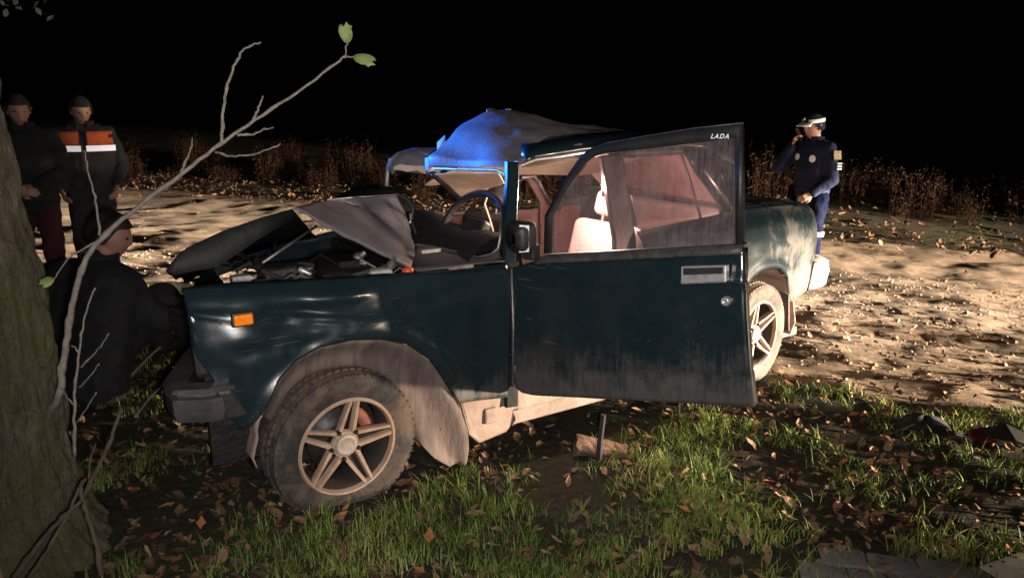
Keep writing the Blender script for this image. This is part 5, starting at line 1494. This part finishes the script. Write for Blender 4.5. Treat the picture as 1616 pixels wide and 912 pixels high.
def police_cap(root, c, Rm):
    o = hair_cap('navy', grow=1.16)(root, c, Rm); o.name = "cap"
    T = lambda p: tuple(Vector(c) + Rm @ Vector(p))
    b = MB(); P = []
    for i in range(5):
        P.append([T((.088*(1 - .10*i/4)*sin(t), .085 + .030*i*cos(t)*.9, .060 - .006*i - .010*(sin(t)**2)*i/2)) for t in np.linspace(-1.35, 1.35, 15)])
    b.grid(P); mod_solid(b.build("cap_peak", M['white_tape'], root), .006, 0)
    b = MB(); P = []
    for t in np.linspace(.5, 2*pi - .5, 30):
        P.append([T((.091*sin(t), .115*cos(t) - .004, z)) for z in (.046, .082)])
    b.grid(P); mod_solid(b.build("cap_band", M['white_tape'], root), .003, 1)
    b = MB(); b.ball(T((0, .112, .090)), .014, 8, (1, .5, 1)); b.build("cap_badge", M['white_tape'], root)
STAND = dict(pelvis=(0, 0, .96), hipL=(-.09, 0, .92), hipR=(.09, 0, .92), knL=(-.11, .03, .50), knR=(.11, .03, .50), anL=(-.12, -.01, .10), anR=(.12, -.01, .10),
             toeL=(-.14, .15, .04), toeR=(.14, .15, .04), shL=(-.175, 0, 1.42), shR=(.175, 0, 1.42), neck=(0, .01, 1.49), head=(0, .035, 1.63),
             elL=(-.25, -.03, 1.14), elR=(.25, -.03, 1.14), wrL=(-.25, .06, .90), wrR=(.25, .06, .90))
def place_person(top, Hp, rz, J, *a, **k):
    gz = surf_z(top[0], top[1])
    return person((top[0], top[1], gz - .005), rz, (top[2] - gz)/Hp, J, *a, **k)
# policeman
J = dict(STAND); J.update(elR=(.20, .27, 1.23), wrR=(.075, .225, 1.445), elL=(-.235, -.03, 1.13), wrL=(-.17, .15, .99), head=(0, .05, 1.625))
off, Vc = place_person((2.888, 7.35, 1.447), 1.765, radians(112), J, ('navy', 'navy_dark'), "policeman in navy uniform and white peaked cap, phone at his mouth", head_rot=(-.12, 0, 0), headgear=police_cap, jacket_low=-.12,
    hands={'R': ((-.28, -.05, .9), (-.6, -.5, -.2), .75), 'L': ((.5, .7, -.5), (.8, -.2, -.3), .4)})
b = MB(); b.box((-.010, -.075, -.006), (.026, .075, .006)); ph = b.build("phone", simple("black_phone", (.01, .01, .012), (.02, .02, .02), 9, .2), None, False); mod_bevel(ph, .004, 2)
g_ = off.location; rot_ = Matrix.Rotation(radians(112), 3, 'Z')
ph.location = g_ + rot_ @ (Vector((.030, .185, 1.545))*off.scale[0]); ph.rotation_euler = (radians(70), radians(10), radians(112)); 
tag(ph, "black phone held up to the policeman's mouth", "phone")
def patch(name, root, c, n, w, h, mat, up=(0, 0, 1), sh=8):
    n = Vector(n).normalized(); u = Vector(up).cross(n).normalized(); v = n.cross(u)
    b = MB()
    if sh == 4: pts = [(-1,-1),(1,-1),(1,1),(-1,1)]
    else: pts = [(cos(2*pi*k/sh), sin(2*pi*k/sh)) for k in range(sh)]
    b.add([tuple(Vector(c) + u*a*w + v*e*h) for a, e in pts], [tuple(range(len(pts)))])
    o = b.build(name, mat, root, False); mod_solid(o, .012, 0); return o
patch("chest_badge", off, (.075, .150, 1.335), (.25, 1, .1), .034, .032, M['white_tape'], sh=14)
patch("chest_badge", off, (-.115, .135, 1.325), (-.5, .9, .1), .030, .036, M['white_tape'], sh=10)
M['yellow_patch'] = simple("faded_yellow_patch", (.45, .36, .20), (.12, .10, .06), 60, .8)
patch("shoulder_patch", off, (-.276, -.02, 1.365), (-1, .15, .15), .040, .042, M['yellow_patch'], sh=4)
for k in range(3): patch("name_strip", off, (-.300, -.035, 1.285 - .026*k), (-1, .15, .12), .022, .007, M['white_tape'], sh=4)
b = MB(); P = []
for t in np.linspace(0, 2*pi, 25): P.append([(-.113 + .088*cos(t), .018 + .088*sin(t), z) for z in (.555, .60)])
b.grid(P); mod_solid(b.build("leg_band", M['reflective'], off), .004, 1)
# rescue worker in the orange-yoked jacket
J = dict(STAND); J.update(elL=(-.27, -.03, 1.15), elR=(.27, -.04, 1.15), wrL=(-.22, .12, .97), wrR=(.22, .10, .95), head=(0, .045, 1.615))
wk, Vc = place_person((-3.423, 6.2, 1.597), 1.76, radians(205), J, ('charcoal', 'charcoal'), "rescue worker in dark jacket with orange yoke and silver stripe", head_rot=(-.22, 0, .25), headgear=hair_cap('blackcloth', grow=1.17), jacket_low=-.18, hip_w=.20, coat_w=.235,
    hands={'R': ((-.2, .6, -.7), (-.8, 0, -.2), .5), 'L': ((.2, .6, -.7), (.8, 0, -.2), .5)})
def band(name, root, z0, z1, a0, a1, rx, ry, mat, cy=0.0, dz=0.0):
    b = MB(); ts = np.linspace(a0, a1, 26)
    if mat is M['reflective']:     # prismatic tape: a run of small flat facets that all face forward
        for ta, tb in zip(ts[:-1], ts[1:]):
            y = cy + ry*cos((ta + tb)/2)
            b.box((rx*sin(ta), y - .004, z0), (rx*sin(tb), y + .003, z1))
        return b.build(name, mat, root, False)
    P = []
    for t in ts:
        P.append([(rx*sin(t), cy + ry*cos(t), lerp(z0, z1, k/3) + dz*abs(sin(t))) for k in range(4)])
    b.grid(P); o = b.build(name, mat, root); mod_solid(o, .005, 1); return o
band("reflective_stripe", wk, 1.275, 1.325, .10, 1.25, .252, .158, M['reflective'])
band("reflective_stripe", wk, 1.275, 1.325, -1.25, -.06, .252, .158, M['reflective'])
band("orange_yoke", wk, 1.325, 1.445, .14, 1.2, .240, .150, M['orange_cloth'], -.004)
band("orange_yoke", wk, 1.325, 1.445, -1.2, -.10, .240, .150, M['orange_cloth'], -.004)
b = MB(); b.tube([(.015, .155, 1.46), (.016, .160, 1.3), (.016, .158, 1.1), (.016, .150, .95)], .006, 6); b.build("zip", M['black'], wk)
# bystander half hidden by the trunk
J = dict(STAND); J.update(elL=(-.27, .02, 1.14), elR=(.27, .03, 1.14), wrL=(-.06, .24, 1.04), wrR=(.05, .25, 1.02), head=(0, .05, 1.62))
by, Vc = place_person((-3.534, 5.6, 1.596), 1.755, radians(205), J, ('blackcloth', 'maroon'), "bystander in black coat and maroon trousers, half hidden by the trunk", head_rot=(-.15, 0, .2), headgear=hair_cap('hair'), jacket_low=-.12, hip_w=.19,
    hands={'R': ((-.8, .45, -.1), (-.1, -.9, -.2), .5), 'L': ((.8, .45, -.15), (.1, -.9, -.2), .5)})
# person sitting on the ground, seen from behind
J = dict(pelvis=(0, 0, .15), hipL=(-.10, .02, .13), hipR=(.10, .02, .13), knL=(-.17, .36, .42), knR=(.17, .38, .44), anL=(-.16, .60, .10), anR=(.15, .62, .10), toeL=(-.17, .76, .045), toeR=(.16, .78, .045),
         shL=(-.19, .14, .57), shR=(.19, .14, .57), neck=(0, .18, .64), head=(0, .25, .76), elL=(-.31, .24, .36), elR=(.31, .26, .36), wrL=(-.15, .42, .36), wrR=(.13, .44, .37))
t_ = (-2.17, 4.15, 0.8552)
FOLD.noise_scale = .10
st, Vc = place_person((t_[0] - .13, t_[1] - .32, t_[2] + .05), .84, radians(-28), J, ('blackcloth', 'blackcloth'), "person in black sitting on the ground between trunk and car nose", head_rot=(-.18, 0, -.85), headgear=hair_cap('hair', grow=1.14), jacket_low=-.12, hip_w=.31, coat_w=.31,
    hands={'R': ((-.8, .5, -.1), (0, -.7, -.6), .5), 'L': ((.8, .5, -.1), (0, -.7, -.6), .5)})

# ------------------------------------------------------------------ things lying about
def gp(p, dz=0.0): return (p[0], p[1], surf_z(p[0], p[1]) + dz)
q0 = (0.368, 2.979)
b = MB(); b.tube([(q0[0], q0[1], surf_z(*q0[:2]) - .05), (q0[0] + .006, q0[1] + .01, .12), (q0[0] + .018, q0[1] + .02, .235)], [.013, .0125, .011], 6)
sk = b.build("stake", M['blackcloth'], None, False); tag(sk, "black stake stuck upright in grass under the open door", "stake")
b = MB(); rr = random.Random(2); P = []
for i in range(9):
    t = i/8; row = []
    for j in range(10):
        a = 2*pi*j/10
        row.append((lerp(-.105, .105, t) + .012*rr.uniform(-1, 1)*(1 if i in (0, 8) else .3), .045*cos(a)*(1.1 - .3*t) + rr.uniform(-.004, .004), .040*sin(a)*(1.2 - .45*t) + rr.uniform(-.004, .004)))
    P.append(row)
b.grid(P, 0, True); b.f.append(tuple(range(10))); b.mi.append(0); b.f.append(tuple(80 + j for j in range(10))[::-1]); b.mi.append(0)
wd = b.build("split_log", simple("weathered_split_wood", (.17, .10, .055), (.05, .028, .016), 14, .85, 0, .7, 45, vscale=(.6, 4, 4)), None, False); p = (0.3801, 3.039); wd.location = (p[0] + .01, p[1] + .06, surf_z(p[0], p[1]) + .03); wd.rotation_euler = (.2, .08, -.15)
tag(wd, "short split log lying in grass behind the black stake", "log")
for ps, r, lb in (([(-2.081, 3.742), (-2.095, 3.927), (-2.074, 4.108), (-2.039, 4.215)], .010, "bare stick on dark ground, the upper of two by the bumper"), ([(-1.832, 3.447), (-1.818, 3.589), (-1.778, 3.672)], .007, "thin bare stick reaching the front bumper's end")):
    b = MB(); pts = [(p[0], p[1], surf_z(p[0], p[1]) + .02 + .05*i) for i, p in enumerate(ps)]
    b.tube(smooth_path(pts, 4), [lerp(r, r*.6, i/((len(ps)-1)*4)) for i in range((len(ps)-1)*4 + 1)], 8)
    o = b.build("stick", M['twig']); tag(o, lb, "stick")
# crumpled black cap and broken lamp pieces at the road edge
b = MB(); P = []
for i in range(7):
    a = lerp(0, pi/2, i/6)
    P.append([(.115*cos(a)*cos(2*pi*j/18)*(1 + .08*sin(3*j)), .080*cos(a)*sin(2*pi*j/18), .055*sin(a)*(1 + .15*sin(j*1.3)) + .004) for j in range(18)])
b.grid(P, 0, True)
P = [[(.10 + .035*i*cos(t), .07*sin(t)*1.1, .012 - .003*i) for t in np.linspace(-1.1, 1.1, 9)] for i in range(3)]
b.grid(P); cp = b.build("crumpled_cap", M['blackcloth']); mod_solid(cp, .004, 0); cp.location = gp((1.981, 3.402), .0); cp.rotation_euler = (0, .05, -.3)
tag(cp, "crumpled black cap lying on the road edge", "cap")
b = MB(); b.add([(-.07,-.02,0),(.05,-.035,.01),(.085,.0,.03),(.04,.04,.035),(-.05,.035,.02)], [(0,1,2,3,4)]); rl = b.build("lamp_fragment", simple('dull_red_lens', (.16, .012, .01), (.06, .008, .008), 20, .5), None, False); mod_solid(rl, .012, 0); rl.location = gp((2.17, 3.259), .02); rl.rotation_euler = (.2, .1, .3)
tag(rl, "broken red lamp lens at the road edge on the right", "lamp fragment")
b = MB(); b.add([(-.11,-.03,0),(.02,-.05,.035),(.12,-.02,.012),(.10,.05,.03),(-.02,.06,.05),(-.10,.04,.01)], [(0,1,4,5),(1,2,3,4)]); rl = b.build("plastic_fragment", M['black'], None, False); mod_solid(rl, .008, 0); rl.location = gp((2.267, 3.218), .02); rl.rotation_euler = (.1, .15, -.5)
tag(rl, "broken black plastic trim beside the red lamp lens", "debris")
# paving in the corner
PV = empty("paving", (1.32, 2.13, 0.0), radians(-14)); tag(PV, kind="structure")
M['paver'] = simple("grey_concrete_paver", (.17, .165, .165), (.10, .096, .096), 9, .85, 0, .4, 60)
pm = None
for i in range(-3, 6):
    for j in range(-4, 3):
        x = i*.155 + (j % 2)*.077; y = j*.105
        if x < -.40 - .3*max(0, y) + (.10 if y > .1 else 0) or y > .13: continue
        if pm is None:
            b = MB(); b.box((-.074, -.049, -.06), (.074, .049, 0)); o = b.build("paver", M['paver'], PV, False); mod_bevel(o, .005, 2); pm = o
        else:
            o = pm.copy(); COL.objects.link(o); o.parent = PV
        o.location = (x, y, .022 + random.uniform(-.005, .006)); o.rotation_euler = (random.uniform(-.02, .02), random.uniform(-.02, .02), random.uniform(-.02, .02))
# white perforated plate
b = MB(); b.box((-.16, -.075, -.001), (.16, .075, .002)); pt = b.build("metal_plate", M['white_plastic'], None, False); c = (1.655, 2.212); pt.location = (c[0] + .04, c[1] - .03, .048); pt.rotation_euler = (.03, -.03, .38)
tag(pt, "white metal plate with small holes lying on the paving", "plate")
for k in range(4):
    b = MB(); b.lathe([(.0022, .006), (.0032, .005), (.0032, .0005)], (-.125 + .06*k, .062, 0), (0, 0, 1), 12); b.build("rivet_hole", M['black'], pt, False)
